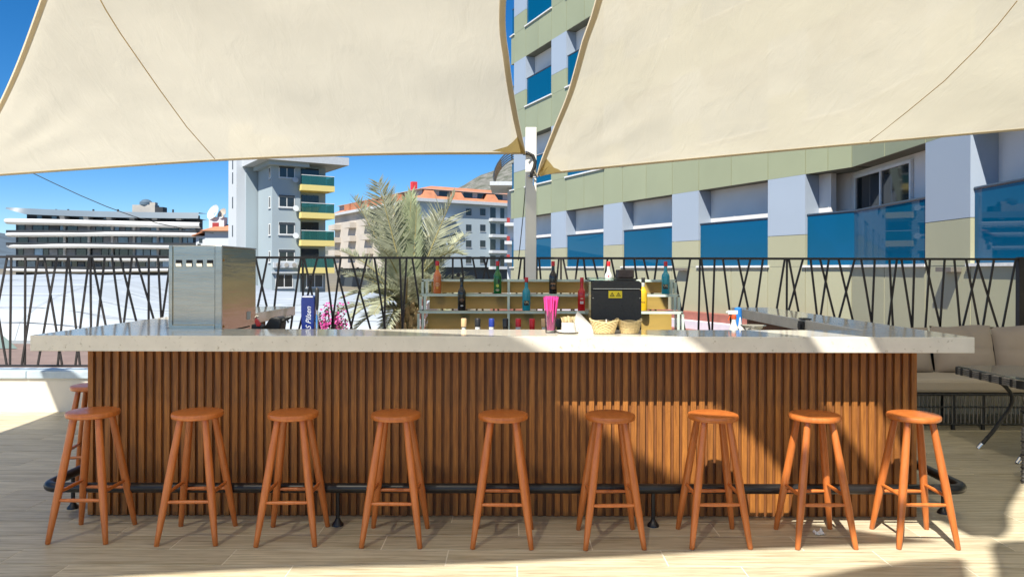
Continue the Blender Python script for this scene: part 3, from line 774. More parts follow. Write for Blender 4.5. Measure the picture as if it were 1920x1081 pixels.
for ri, (ya, yb) in enumerate(rws):
    px = 26
    while px < 356:
        w = random.choice((11, 14, 17, 20)); r_ = random.random()
        nm = 'bluish_pane' if r_ < .22+.3*(px > 250) else ('curtain' if r_ < .5 else 'pane')
        MB().box(X1(px)+.12, X1(px+w)-.12, D1+1.40, D1+1.48, Z1(yb), Z1(ya)).build('window', M[nm], wav)
        px += w
    for px in (116, 162, 206, 247, 292, 335):
        MB().box(X1(px)-.25, X1(px)+.25, D1+.9, D1+1.3, Z1(yb+2), Z1(ya-2)).build('column', M['concrete'], wav)
    m = MB(); m.box(X1(14), X1(370), D1-.6, D1-.54, Z1(yb+1.5), Z1(yb-4)); m.build('balcony_glass', M['facade_dark'], wav)
# top storey and curved metal roof
MB().box(X1(40), X1(360), D1+2, D1+4.6, Z1(411.9), Z1(403)).build('attic_wall', M['facade_dark'], wav)
m = MB()
for i in range(31):
    px = 14+(374-14)*i/30; zt2 = Z1(391+9*(1-(1-i/30)**2)); zb2 = zt2-(.35+1.1*min(1, i/3))
    m.v += [(X1(px), D1+5, zt2+.1), (X1(px), D1-.4, zt2), (X1(px), D1-.9, zb2), (X1(px), D1+5, zb2-.1)]
    if i:
        a = (i-1)*4
        for q in range(3): m.f.append((a+q, a+q+1, a+4+q+1, a+4+q)); m.m.append(0)
rf = m.build('roof', M['metal_roof'], wav, smooth=True)
for px in (118, 162, 205, 248, 290, 335):
    MB().hexa([(X1(px-4),D1-.3,Z1(414)),(X1(px+5),D1-.3,Z1(414)),(X1(px+5),D1+2,Z1(414)),(X1(px-4),D1+2,Z1(414)),(X1(px-6),D1-.5,Z1(403)),(X1(px+3),D1-.5,Z1(403)),(X1(px+3),D1+2,Z1(403)),(X1(px-6),D1+2,Z1(403))]).build('dormer_wall', M['concrete'], wav)
for px in (60, 88, 140, 186, 230, 270, 318):
    MB().box(X1(px), X1(px+9), D1+1.86, D1+1.99, Z1(412), Z1(403)).build('window', M['bluish_pane'], wav)
for px in (90, 113, 161, 208, 313): MB().box(X1(px-1.2), X1(px+1.2), D1+3, D1+3.4, Z1(399), Z1(392)).build('chimney', M['shutter'], rf)
MB().box(X1(239), X1(282), D1+2.2, D1+4.5, Z1(402), Z1(384)).build('lift_house', M['concrete'], wav)
MB().box(X1(282.1), X1(297), D1+2.2, D1+4.5, Z1(402), Z1(388)).build('lift_house', M['facade_dark'], wav)
k = MB(); k.lathe([(1.5,0),(1.5,.7),(.9,1.3),(.2,1.5)], 12, (X1(261), D1+3.4, Z1(384))); k.build('water_tank', M['metal_roof'], wav, smooth=True)
MB().box(X1(270), X1(281), D1+2.6, D1+4, Z1(384), Z1(379)).build('cooling_unit', M['concrete'], wav)

# --- small white house with orange roof and satellite dishes
D2 = 110.0; s2 = D2/F
X2 = lambda px: (px-960)*s2
Z2 = lambda py: CH+(HOR-py)*s2
hs_ = thing('small_house', (X2(395), D2, -2.2), 'small white house with orange roof and rooftop satellite dishes', 'house')
MB().box(X2(384), X2(440), D2, D2+9, -2.2, Z2(434)).build('wall', M['bwhite'], hs_)
MB().box(X2(362), X2(384)-.01, D2+1, D2+9, -2.2, Z2(443)).build('wall', M['bwhite'], hs_)
m = MB(); a = [(X2(377),D2-.7,Z2(434)),(X2(445),D2-.7,Z2(434)),(X2(445),D2+9,Z2(434)),(X2(377),D2+9,Z2(434))]; b = [(X2(402),D2+3.5,Z2(419)),(X2(445),D2+3.5,Z2(419)),(X2(445),D2+4.5,Z2(419)),(X2(402),D2+4.5,Z2(419))]
m.hexa(a+b).build('roof', M['tile'], hs_)
m = MB(); m.hexa([(X2(357),D2+.4,Z2(444)),(X2(380),D2+.4,Z2(435)),(X2(380),D2+9,Z2(435)),(X2(357),D2+9,Z2(444)),(X2(357),D2+.4,Z2(442)),(X2(380),D2+.4,Z2(433)),(X2(380),D2+9,Z2(433)),(X2(357),D2+9,Z2(442))]).build('roof', M['tile'], hs_)
MB().box(X2(381), X2(410), D2+2, D2+3.4, Z2(432), Z2(406)).build('chimney', M['bwhite'], hs_)
MB().box(X2(388), X2(400), D2+1.94, D2+1.995, Z2(427), Z2(417)).build('red_panel', mat('red_panel',(.3,.03,.03),.6), hs_)
for px, py, r_, mm in ((388,397,1.2,'bwhite'),(405,400,.9,'bbeige')):
    c = Vector((X2(px), D2+2.4, Z2(py))); nn = Vector((-.5,-.8,.4)).normalized()
    m = MB(); m.tube([c-nn*.3, c-nn*.15, c+nn*.15], [.15, r_*.6, r_], 16, caps=False); m.tube([c+Vector((0,0,-.9)), c], .1, 6); m.build('satellite_dish', M[mm], hs_, smooth=True)
for px, py in ((371,452),(368,462)): MB().box(X2(px-3), X2(px+3), D2+.95, D2+.999, Z2(py+4), Z2(py-4)).build('window', M['pane'], hs_)

# --- slim balcony building with arched pergola beside the hotel
D5 = 62.0; s5 = D5/F
X5 = lambda px: (px-960)*s5
Z5 = lambda py: CH+(HOR-py)*s5
pv = thing('balcony_building', (X5(955), D5, -2.2), 'white building edge with arched roof pergola peeking beside the hotel', 'building')
MB().box(X5(951), X5(985), D5+.6, D5+9, -2.2, Z5(352)).build('wall', M['bwhite'], pv)
for py in (418, 452, 486): 
    MB().box(X5(946), X5(985), D5-.6, D5+.599, Z5(py+6), Z5(py)).build('balcony', M['eave'], pv)
    MB().box(X5(950), X5(956), D5-.5, D5-.3, Z5(py), Z5(py-9)).build('red_awning', bpy.data.materials['red_panel'], pv)
MB().box(X5(919), X5(985), D5-1.5, D5+5, Z5(351), Z5(344)).build('roof_slab', M['eave'], pv)
arcp = []
for i in range(11):
    a = R(4+i*8.5); arcp.append((X5(925+62*(1-math.cos(a))), Z5(341-62*math.sin(a))))
for j in range(5):
    yy = D5-1.2+j*1.3
    MB().tube([(x, yy, z) for x, z in arcp], .06, 5).build('pergola_rib', M['shutter'], pv)
m = MB()
for i in range(5):
    x, z = arcp[i]; m.v += [(x+.05, D5-1.2, z), (x+.05, D5+4.0, z)]
    if i: m.f.append((2*i-2, 2*i-1, 2*i+1, 2*i)); m.m.append(0)
m.build('canvas', mat('tan_canvas', (.36,.20,.07), .8), pv)
for i in (1, 4, 7):
    MB().tube([(arcp[i][0], D5-1.2, arcp[i][1]), (arcp[i][0], D5+4.0, arcp[i][1])], .06, 5).build('pergola_beam', M['shutter'], pv)

# --- mountains
def mountain(name, pts, d, depth, mm, seed):
    """ridge through (px, py) picture points at distance d, falling away both sides"""
    random.seed(seed); nx = 90; ny = 16; m = MB(); P = []
    import bisect
    xs = [p[0] for p in pts]
    for j in range(ny+1):
        for i in range(nx+1):
            px = xs[0]+(xs[-1]-xs[0])*i/nx
            q = max(1, min(len(pts)-1, bisect.bisect_right(xs, px))); a, b = pts[q-1], pts[q]
            t = (px-a[0])/(b[0]-a[0]); py = a[1]+(b[1]-a[1])*t
            zr_ = CH+(HOR-py)*d/F; v = j/ny
            h = zr_*math.sin(v*math.pi/2)**.9
            from mathutils import noise as NZ
            x = (px-960)*d/F; yy = d-depth*(1-v)
            h += NZ.fractal(Vector((x*.0042, yy*.0042, seed)), 1.0, 2.0, 6)*zr_*.16*v*(1-v*.75)
            P.append((x, yy, h-3))
    m.add(P, [(j*(nx+1)+i, j*(nx+1)+i+1, (j+1)*(nx+1)+i+1, (j+1)*(nx+1)+i) for j in range(ny) for i in range(nx)])
    return struct(m.build(name, mm, smooth=True))
M['rock'] = mat('rock_and_scrub', (.19,.185,.17), .95, var=.2, vs=.02, dirt=((.075,.085,.06), .03, .42, .58), bump=.0)
M['hazed_hill'] = mat('haze_tinted_forest_hill', (.07,.10,.13), .95, var=.3, vs=.004)  # bluish distance haze mixed into the forest colour
mountain('hill', [(560,520),(640,470),(760,420),(850,366),(882,348),(905,332),(935,322),(975,300),(1100,270),(1400,280)], 2600, 900, M['rock'], 3)
mountain('hill', [(-900,470),(-500,430),(-150,425),(-40,428),(20,442),(120,470),(240,492),(400,503),(520,507)], 9000, 2500, M['hazed_hill'], 5)

# --- white poly tunnels
M['poly'] = mat('white_tunnel_film', (.38,.42,.46), .45, var=.13, vs=2.2, bump=.12, bs=2, stretch=(.10,1.7,1.7))
M['poly_dark'] = mat('green_film_panel', (.20,.27,.25), .3, var=.15, vs=1)
M['strap'] = mat('film_strap', (.36,.40,.44), .6)
def tunnel(x0, x1, d0, d1, low, label):
    t = thing('poly_tunnel', ((x0+x1)/2, d0, -2.2), label, 'greenhouse')
    n = 15; nx = 48
    def ridge(x): u = min(1, max(0, (x+9.4)/2.4)); return 1.43-.50*(3*u*u-2*u**3)
    def pt(x, i):
        a = math.pi*i/(n-1); return ((d0+d1)/2-(d1-d0)/2*math.cos(a), low+(ridge(x)-low)*math.sin(a)**.8)
    rr = random.Random(2); m = MB()
    for k in range(nx+1):
        x = x0+(x1-x0)*k/nx; sg = .016*math.sin(k*math.pi*.5)+rr.uniform(-.012,.012)
        m.v += [(x,)+(pt(x,i)[0], pt(x,i)[1]+sg) for i in range(n)]
    for k in range(nx):
        for i in range(n-1): m.f.append((k*n+i, k*n+i+1, (k+1)*n+i+1, (k+1)*n+i)); m.m.append(0)
    m.build('film', M['poly'], t, smooth=True)
    for k in range(2, nx+1, 5):
        x = x0+(x1-x0)*k/nx; MB().tube([(x, pt(x,i)[0]-.01, pt(x,i)[1]+.02) for i in range(8)], .004, 4).build('hoop_strap', M['strap'], t)
    for i in (1, 2, 3, 4, 5):
        MB().tube([(x0+(x1-x0)*k/24, pt(x0+(x1-x0)*k/24, i)[0]-.02, pt(x0+(x1-x0)*k/24, i)[1]+.018) for k in range(25)], .008, 4).build('film_seam', M['strap'], t)
    for xe in (x0, x1):
        e = MB(); e.add([(xe, pt(xe,i)[0], pt(xe,i)[1]-.01) for i in range(n)]+[(xe, d1, -2.2), (xe, d0, -2.2)], [tuple(range(n+2))]); e.build('end_film', M['poly'], t)
    MB().box(x0, x1, d0-.05, d0, -2.2, low).build('side_panel', M['poly_dark'], t)
    MB().box(x0-.05, x1+.05, d0-.09, d0-.052, low-.06, low+.05).build('side_rail', M['strap'], t)
    return t
tunnel(-24, -1.9, 13.9, 27, .22, 'long white plastic greenhouse tunnel roof behind the left fence')
k = MB(); ps_ = []
for i in range(9):
    a = R(90-i*11); ps_.append((-9.75+.9*math.cos(a)*.6, 12.9, -.05+1.0*math.sin(a)))
to = thing('cold_frame', (-10.2, 12.9, .24), 'rounded white film hood at the far left edge behind the fence', 'cover')
m = MB(); m.v = [p for q in ps_ for p in ((q[0]-1.6, q[1], q[2]+.35), (q[0], q[1]-.4, q[2]+.25))]; m.f = [(2*i,2*i+1,2*i+3,2*i+2) for i in range(8)]; m.m = [0]*8
m.build('film', M['poly'], to, smooth=True); MB().tube([(q[0], q[1]-.4, q[2]+.25) for q in ps_], .03, 6).build('hoop', M['concrete'], to)
m = MB(); m.add([(-9.35,12.6,.25),(-8.35,12.6,.25),(-9.3,12.7,1.0)], [(0,1,2)]); m.add([(-9.35,12.62,.25),(-8.35,12.62,.25),(-9.3,12.72,1.0)], [(2,1,0)]); m.build('end_flap', M['poly_dark'], to)
# sagging overhead cable
cb = [at(60,326,40), at(100,345,40), at(150,368,40), at(200,389,40), at(250,407,40), at(300,421,40), at(345,430,40), at(400,438,40)]
tag(MB().tube(cb, .022, 5).build('overhead_cable', M['rubber']), 'thin black overhead cable sloping across the sky at left', 'cable')

# ------------------------------------------------------------------ palm
M['frond'] = mat('palm_leaflet', (.38,.40,.28), .5, var=.25, vs=6, rnd=.22)
M['frond2'] = mat('young_palm_leaflet', (.37,.42,.26), .5, var=.2, vs=6, rnd=.15)
M['rachis'] = mat('palm_midrib', (.25,.22,.09), .6, var=.2, vs=8)
M['boot'] = mat('palm_trunk_fibre', (.42,.34,.17), .9, var=.35, vs=14, bump=.6, bs=30)
for n_ in ('frond', 'frond2'):
    t = M[n_].node_tree; b = t.nodes['Principled BSDF']; tl_ = t.nodes.new('ShaderNodeBsdfTranslucent'); mx = t.nodes.new('ShaderNodeMixShader'); mx.inputs[0].default_value = .38
    t.links.new(b.inputs['Base Color'].links[0].from_socket, tl_.inputs[0]); t.links.new(b.outputs[0], mx.inputs[1]); t.links.new(tl_.outputs[0], mx.inputs[2])
    t.links.new(mx.outputs[0], t.nodes['Material Output'].inputs['Surface'])
PD = 12.0
pbase = at(768, 612, PD); pbase.z = .24
palm = thing('palm_tree', pbase, 'young grey green date palm with feathery fronds behind the fence', 'palm tree')
crown = Vector((pbase.x, PD, CH-(578-HOR)*PD/F))
tk = MB(); tk.lathe([(.25,0),(.24,.15),(.22,.30),(.19,.5),(.14,crown.z-.24+.05)], 16, pbase); tk.build('trunk', M['boot'], palm, smooth=True)
random.seed(11)
for i in range(46):                                   # cut leaf bases
    a = i*2.4; z = .3+.62*(i/46); r_ = .225-.08*(i/46)
    p = Vector((pbase.x+r_*math.cos(a), PD+r_*math.sin(a), z)); q = p+Vector((math.cos(a)*.10, math.sin(a)*.10, .26))
    MB().hexa([p+Vector((math.cos(a+1.57)*s*.045+math.cos(a)*o_, math.sin(a+1.57)*s*.045+math.sin(a)*o_, 0)) for s, o_ in ((-1,-.02),(1,-.02),(1,.03),(-1,.03))] +
              [q+Vector((math.cos(a+1.57)*s*.022+math.cos(a)*o_, math.sin(a+1.57)*s*.022+math.sin(a)*o_, 0)) for s, o_ in ((-1,-.01),(1,-.01),(1,.015),(-1,.015))]).build('leaf_base', M['boot'], palm)
def frond(tip, sag, young=False, dens=64, ll=.40):
    """frond from the crown to a tip point; sag lifts the middle"""
    a = crown+Vector((random.uniform(-.06,.06), random.uniform(-.06,.06), random.uniform(-.12,.08))); b = Vector(tip)
    mid = a.lerp(b, .5)+Vector((0,0,sag))
    pts = [(1-t)**2*a+2*t*(1-t)*mid+t*t*b for t in [k/16 for k in range(17)]]
    m = MB(); m.cur = 1
    m.tube(pts, [.022*(1-.88*k/16)+.002 for k in range(17)], 5)
    m.cur = 0
    Lf = sum((pts[k+1]-pts[k]).length for k in range(16))
    sideways = None
    for k in range(dens):
        t = .13+.87*(k+random.random()*.6)/dens; f = t*16; j = min(15, int(f)); p = pts[j].lerp(pts[j+1], f-j)
        T = (pts[j+1]-pts[j]).normalized()
        up = Vector((0,0,1)) if abs(T.z) < .92 else Vector((0,-1,.3)).normalized()
        sd_ = T.cross(up).normalized(); up2 = sd_.cross(T).normalized()
        ln = ll*(.45+.9*math.sin(min(1, t*1.05)*math.pi*.86+.25))*random.uniform(.85,1.12)*min(1.25, Lf/2.0)
        if t > .93: ln *= .8
        for s in (-1, 1):
            fw_ = random.uniform(.75, 1.05) if not young else 1.9
            d = (sd_*s*random.uniform(.75,1.0)+T*fw_+up2*random.uniform(.05,.5)).normalized()
            w = sd_*0+T.cross(d).normalized().cross(d)*.0088
            if w.length < 1e-4: continue
            w2 = w*1.35; q1 = p+d*ln*.4; q2 = p+d*ln+Vector((0,0,-.05*ln))
            m.add([p-w*.5, p+w*.5, q1+w2, q1-w2, q2], [(0,1,2,3),(3,2,4)])
    return m.build('frond', [M['frond2' if young else 'frond'], M['rachis']], palm)
def T_(px, py, dd): return at(px, py, PD+dd)
for px, py, dd, sg in ((709,343,-.1,.10),(664,372,.3,.22),(735,372,.35,.05),(853,362,.1,.18),(868,478,-.3,.75),(640,470,.6,.30),(700,430,.9,.4),
    (652,520,-.4,.42),(640,560,-.2,.38),(655,600,-.5,.42),(720,470,-.7,.3),(826,440,.8,.45),(885,525,.3,.55),(900,560,.1,.45),
    (860,560,-.7,.55),(840,590,-.9,.5),(700,590,-1.0,.5),(675,560,-.8,.5),(815,520,-.8,.45),
    (780,450,1.0,.3),(745,420,.9,.2),(820,400,.7,.2),(690,400,.7,.25),(640,515,.8,.45),(880,590,.8,.5),(765,520,-1.2,.35),
    (870,440,.9,.4),(630,590,.4,.45),(660,625,-.4,.55),(720,628,-.9,.55)):
    frond(T_(px, py, dd), sg*.8, dens=66)
for px, py, dd in ((771,362,0),(760,375,.12),(781,390,-.08)): frond(T_(px, py, dd), .02, True, 80, .34)

# ------------------------------------------------------------------ bougainvillea
M['bract'] = mat('magenta_bract', (.50,.05,.26), .6, var=.3, vs=20, rnd=.1)
M['leaf'] = mat('green_leaf', (.06,.09,.035), .5, var=.3, vs=20)
M['twig'] = mat('brown_twig', (.12,.08,.05), .8)
bc = at(618, 612, 10.5); bc.z = .24
bv_ = thing('bougainvillea', bc, 'small pink flowering bougainvillea beside the blue beer tap', 'shrub')
random.seed(5); tw = MB(); fl_ = MB(); lf_ = MB()
for px, py in ((634,569),(612,585),(628,590),(640,605),(648,612),(600,598),(606,606),(622,603),(615,575),(634,600),(602,612),(645,598)):
    e = at(px, py, 10.5+random.uniform(-.2,.2)); c_ = bc.lerp(e, .5)+Vector((random.uniform(-.1,.1),0,.08))
    pts = [(1-t)**2*bc+2*t*(1-t)*c_+t*t*e for t in [k/6 for k in range(7)]]
    tw.tube(pts, .006, 4)
    for k in range(70):
        t = random.uniform(.45,1.0)**.7; p = bc.lerp(c_, min(1,t)).lerp(c_.lerp(e, t), t)+Vector([random.gauss(0,.055) for _ in range(3)])
        u_ = Vector([random.gauss(0,1) for _ in range(3)]).normalized(); v_ = u_.orthogonal(); s_ = random.uniform(.012,.024)
        (fl_ if random.random() < .72 else lf_).add([p-u_*s_, p+v_*s_*.7, p+u_*s_, p-v_*s_*.7], [(0,1,2,3)])
tw.build('twigs', M['twig'], bv_, kind='stuff'); fl_.build('blossom', M['bract'], bv_, kind='stuff'); lf_.build('foliage', M['leaf'], bv_, kind='stuff')

# ------------------------------------------------------------------ stainless machine on the left
X0, X1_, Y0, Y1_, ZT_ = -2.372, -2.004, 5.16, 5.86, 1.762
mc = thing('ice_machine', ((X0+X1_)/2, (Y0+Y1_)/2, .931), 'tall stainless steel box machine with four small vents on the bar', 'machine')
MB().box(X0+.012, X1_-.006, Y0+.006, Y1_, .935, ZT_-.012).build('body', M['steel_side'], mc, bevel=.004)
MB().box(X0+.034, X1_-.048, Y0-.004, Y0+.005, ZT_-.548, ZT_-.006).build('front_panel', M['steel'], mc, bevel=.002)
MB().box(X0, X0+.026, Y0-.002, Y0+.012, .935, ZT_).build('corner_channel', M['steel'], mc, bevel=.002)
MB().box(X1_-.046, X1_+.001, Y0-.006, Y0+.012, .935, ZT_-.004).build('corner_channel', M['steel'], mc, bevel=.002)
MB().box(X0+.027, X1_-.047, Y0-.010, Y0+.005, 1.16, ZT_-.550).build('plinth', M['steel'], mc, bevel=.002)
MB().box(X0+.004, X1_-.002, Y0+.002, Y1_+.004, ZT_-.011, ZT_).build('lid', M['steel'], mc, bevel=.003)
for i in range(4):
    cx = X0+.073+i*.0715; zc = ZT_-.125
    vo = MB().box(cx-.021, cx+.021, Y0-.0065, Y0-.0045, zc-.024, zc+.024).build('vent', M['dark'], mc)
    MB().hexa([(cx-.019,Y0-.0085,zc-.022),(cx+.019,Y0-.0085,zc-.022),(cx+.019,Y0-.0070,zc-.022),(cx-.019,Y0-.0070,zc-.022),(cx-.019,Y0-.016,zc+.000),(cx+.019,Y0-.016,zc+.000),(cx+.019,Y0-.0072,zc+.003),(cx-.019,Y0-.0072,zc+.003)]).build('vent_flap', M['chrome'], vo)
MB().box(X1_-.0055, X1_-.0035, Y0+.50, Y0+.58, 1.215, 1.275).build('paper_label', M['bwhite'], mc)
for i in range(4):
    MB().box(X1_-.0055, X1_-.003, Y0+.28, Y0+.56, 1.09+i*.022, 1.10+i*.022).build('louvre', M['dark'], mc)
for z in (1.20, 1.66):
    MB().tube([(X1_-.007, Y0+.04, z), (X1_+.001, Y0+.04, z)], .008, 8).build('bolt', mat('brass','' or (.5,.3,.1),.3,1.), mc)

# ------------------------------------------------------------------ beer tap
WZ = .9305
def text_mesh(s, name, mm, parent, mtx, size, shear=0.):
    c = bpy.data.curves.new(name, 'FONT'); c.body = s; c.size = size; c.extrude = .0006; c.align_x = 'LEFT'; c.shear = shear; c.resolution_u = 3
    o = bpy.data.objects.new(name, c); C.objects.link(o)
    dg = bpy.context.evaluated_depsgraph_get(); me = bpy.data.meshes.new_from_object(o.evaluated_get(dg))
    bpy.data.objects.remove(o); me.materials.clear(); me.materials.append(mm)
    q = bpy.data.objects.new(name, me); C.objects.link(q); q.parent = parent; q.matrix_local = mtx
    return q
M['blue'] = mat('glossy_blue_lacquer', (.009,.022,.15), .18, var=.25, vs=9, coat=.4)
M['silver_print'] = mat('silver_print', (.72,.74,.78), .3, .2)
TX, TY = (580-960)*5.45/F, 5.45
tap = thing('beer_tap', (TX, TY, WZ), 'blue beer tap tower with white script lettering and black handle', 'beer tap')
m = MB(); pr = [(-.048,0),(-.050,.1),(-.049,.22),(-.053,.36),(-.054,.44),(-.050,.468),(-.040,.478),(.036,.478),(.046,.468),(.050,.44),(.048,.36),(.045,.22),(.046,.1),(.046,0)]
m.prism(pr, 'y', -.035, .035); m.build('tower', M['blue'], tap, local=True, bevel=.012)
m = MB(); m.prism([(-.042,.465),(-.040,.4735),(.034,.4735),(.037,.465)], 'y', -.0375, -.0355); m.build('trim', M['silver_print'], tap, local=True)
tw_ = text_mesh('S Pilsen', 'lettering', M['silver_print'], tap, Matrix.Translation((.022,-.0362,.232)) @ Matrix.Rotation(R(90),4,'X') @ Matrix.Rotation(R(90),4,'Z'), .054, .35)
m = MB(); m.tube([(.064,-.03,.15),(.064,-.03,.33),(.062,-.02,.37)], [.010,.011,.008], 10); m.tube([(.064,-.03,.30),(.03,0,.30)], .012, 8); m.build('faucet', M['chrome'], tap, local=True, smooth=True)
m = MB(); m.lathe([(.007,.37),(.011,.39),(.0135,.43),(.0145,.48),(.0145,.515),(.011,.530),(.004,.536)], 12, (.062,-.02,0)); m.build('handle', M['black_plastic'], tap, local=True, smooth=True)

# ------------------------------------------------------------------ black gadget and red gadget
def P5(px, py, d=5.45): return at(px, py, d)
gp = P5(520, 612); gp.z = WZ
gd = thing('soda_dispenser', gp, 'black sloped plastic hood with knobbed lever beside the machine', 'dispenser')
hd = [P5(488,622),(P5(500,612)),P5(510,596),P5(516,594.5),P5(524,594),P5(529,596),P5(531,606),P5(529,622)]
m = MB(); k_ = len(hd); m.prism([(p.x,p.z) for p in hd], 'y', 5.40, 5.54); m.box(P5(492,0).x, P5(528,0).x, 5.41, 5.53, WZ, P5(0,621).z); m.build('hood', M['black_plastic'], gd, bevel=.012)
m = MB(); m.tube([P5(528,604), P5(534,600), P5(540,596), P5(547,594)], [.012,.013,.016,.010], 8); m.lathe([(.004,-.018),(.018,-.010),(.020,.004),(.010,.016)], 10, P5(538,597)); m.tube([P5(543,595), P5(547,592)], .008, 6); m.tube([P5(539,600), P5(541,606)], .006, 6)
m.build('lever', M['black_plastic'], gd, smooth=True)
gp2 = P5(484, 612, 5.3); gp2.z = WZ
g2 = thing('red_gadget', gp2, 'small red and black gadget tucked against the steel machine', 'gadget')
m = MB(); m.prism([(P5(474,0,5.3).x, WZ),(P5(493,0,5.3).x, WZ),(P5(494,613,5.3).x, P5(494,613,5.3).z),(P5(489,609,5.3).x, P5(489,609,5.3).z),(P5(474,608,5.3).x, P5(474,608,5.3).z)], 'y', 5.27, 5.36); m.build('base', M['black_plastic'], g2, bevel=.006)
M['red'] = mat('red_plastic', (.55,.03,.025), .3, var=.1)
m = MB(); q = [P5(480,602,5.3),P5(483,597,5.3),P5(487,601,5.3),P5(491,609,5.3),P5(490,613,5.3),P5(484,612,5.3)]; m.prism([(p.x,p.z) for p in q], 'y', 5.262, 5.30); m.build('red_cap', M['red'], g2, bevel=.006)
m = MB(); m.tube([P5(478,598,5.29), P5(482,593,5.29), P5(485,595,5.29)], .009, 7); m.build('knob', M['chrome'], g2, smooth=True)

# ------------------------------------------------------------------ glass display steps
M['clear'] = glass('greenish_shelf_glass', (.86,.95,.91), .90, (.42,.52,.47), .02)
M['edge'] = mat('green_glass_edge', (.58,.68,.60), .15, var=.12, vs=9)
M['ply'] = mat('amber_ply', (.74,.42,.12), .5, var=.16, vs=2.5, stretch=(1,1,4), bump=.05, bs=20)
cbn = thing('back_cabinet', (.35, 6.9, 0), 'low steel back cabinet under the glass bottle shelves', 'cabinet')
MB().box(-.95, 1.62, 6.52, 7.30, .0, .978).build('carcass', M['steel'], cbn, bevel=.004)
for i in range(4): MB().box(-.93+i*.64, -.93+i*.64+.62, 6.505, 6.519, .08, .95).build('door', M['steel'], cbn, bevel=.003)
sh = thing('bottle_shelf', (.35, 6.9, .979), 'three-step glass bottle display with amber wooden backs', 'shelf')
SX0, SX1 = -.845, 1.537
tiers = ((6.70,.979,1.227),(6.85,1.227,1.375),(7.00,1.375,1.508))
for i, (yf, za, zb) in enumerate(tiers):
    zlow = .979
    MB().box(SX0+.075, SX1-.075, yf+.135, yf+.145, max(za-.0, .98)+.004, zb-.012).build('back_board', M['ply'], sh)
    MB().box(SX0, SX1, yf, yf+.15-(.001), zb-.009, zb-.001).build('shelf_pane', M['clear'], sh)
    MB().box(SX0, SX1, yf-.003, yf-.0005, zb-.010, zb+.0005).build('pane_edge', M['edge'], sh)
    MB().box(SX0+.02, SX1-.02, yf-.0025, yf+.01, zb-.022, zb-.0105).build('front_strip', M['edge'], sh)
    for x in (SX0, SX1-.010, SX0+.040, SX1-.05, -.036*7/6.7):
        MB().box(x, x+.010, yf+.001, yf+.148, (za if i else .979)+.001, zb-.0235).build('upright_pane', M['clear'], sh)
        MB().box(x-.004, x+.018, yf-.0035, yf-.0005, (za if i else .979)+.001, zb-.0235).build('upright_edge', M['edge'], sh)

# ------------------------------------------------------------------ bottles
def bmat(n, c, r=.12): return mat('bottle_'+n, c, r, var=.12, vs=14, coat=.3)
BM = {'orange': bmat('orange', (.62,.17,.05)), 'green': bmat('green', (.012,.14,.03)), 'black': bmat('black', (.016,.014,.013)), 'blue': bmat('blue', (.015,.28,.38)),
      'red': bmat('red', (.52,.012,.015)), 'yellow': bmat('yellow', (.70,.43,.02)), 'clear': bmat('clear', (.62,.64,.62)), 'darkgreen': bmat('darkgreen', (.01,.05,.015))}
CM = {'red': mat('cap_red', (.55,.015,.02), .35), 'black': mat('cap_black', (.015,.015,.015), .4), 'tan': mat('cap_tan', (.62,.42,.22), .5), 'blue': mat('cap_blue', (.02,.04,.25), .35), 'white': mat('cap_white', (.7,.7,.68), .5)}
LM = {'cream': mat('label_cream', (.65,.60,.42), .5), 'lime': mat('label_lime', (.50,.58,.08), .5), 'copper': mat('label_copper', (.35,.17,.07), .4), 'amber': mat('label_amber', (.70,.38,.05), .5), 'white': mat('label_white', (.72,.70,.68), .5), 'dark': mat('label_dark', (.02,.03,.03), .5), 'gold': mat('label_gold', (.6,.4,.1), .4), 'pinkred': mat('label_red', (.5,.03,.08), .5)}
def bottle(x, y, z, body, cap, label, neck=None, marks=(), h=.302, group='bottles on the display shelf'):
    t = thing('bottle', (x, y, z), label, 'bottle', group)
    prof = [(.030,.001),(.036,.003),(.0375,.010),(.0375,.150),(.0365,.166),(.031,.184),(.021,.200),(.0160,.214),(.0150,.232),(.0148,.262)]
    MB().lathe(prof, 24).build('body', BM[body], t, smooth=True, local=True)
    MB().lathe([(.0155,.258),(.0168,.259),(.0168,h-.004),(.0150,h)], 18).build('cap', CM[cap], t, smooth=True, local=True)
    if neck: MB().lathe([(.0153,.214),(.0157,.215),(.0157,.2575),(.0153,.2579)], 18).build('neck_sleeve', BM[neck] if neck in BM else CM[neck], t, smooth=True, local=True)
    for mm, kind, zc, w, hh in marks:
        m = MB(); rr = .0381
        def sp(a, zz): return (rr*math.sin(a), -rr*math.cos(a), zz)
        if kind == 'panel':
            for k in range(8):
                a0 = (k/8-.5)*w/rr; a1 = ((k+1)/8-.5)*w/rr
                m.quad(sp(a0,zc-hh/2), sp(a1,zc-hh/2), sp(a1,zc+hh/2), sp(a0,zc+hh/2))
        elif kind == 'disc':
            pts = [sp(w*.5/rr*math.cos(6.283*k/14), zc+hh*.5*math.sin(6.283*k/14)) for k in range(14)]; m.add(pts, [tuple(range(14))])
        elif kind == 'script':
            ps = [sp((k/24-.5)*w/rr, zc+hh*.5*math.sin(k*1.05)*math.cos(k*.31)) for k in range(25)]; m.tube(ps, .0011, 4)
        elif kind == 'lines':
            for q in range(3):
                zz = zc+(q-1)*hh*.36
                for k in range(6):
                    a0 = (k/6-.5)*w*(.6+.4*(q % 2))/rr; a1 = ((k+1)/6-.5)*w*(.6+.4*(q % 2))/rr
                    m.quad(sp(a0,zz-.0018), sp(a1,zz-.0018), sp(a1,zz+.0018), sp(a0,zz+.0018))
        m.build('label_print', LM[mm], t, local=True)
    t.rotation_euler.z = math.atan2(-x, y)*1.0
    return t
ROW_T, ROW_M = (6.925, 1.3752), (6.775, 1.2272)
bx_ = lambda px, yy: (px-960)*yy/F
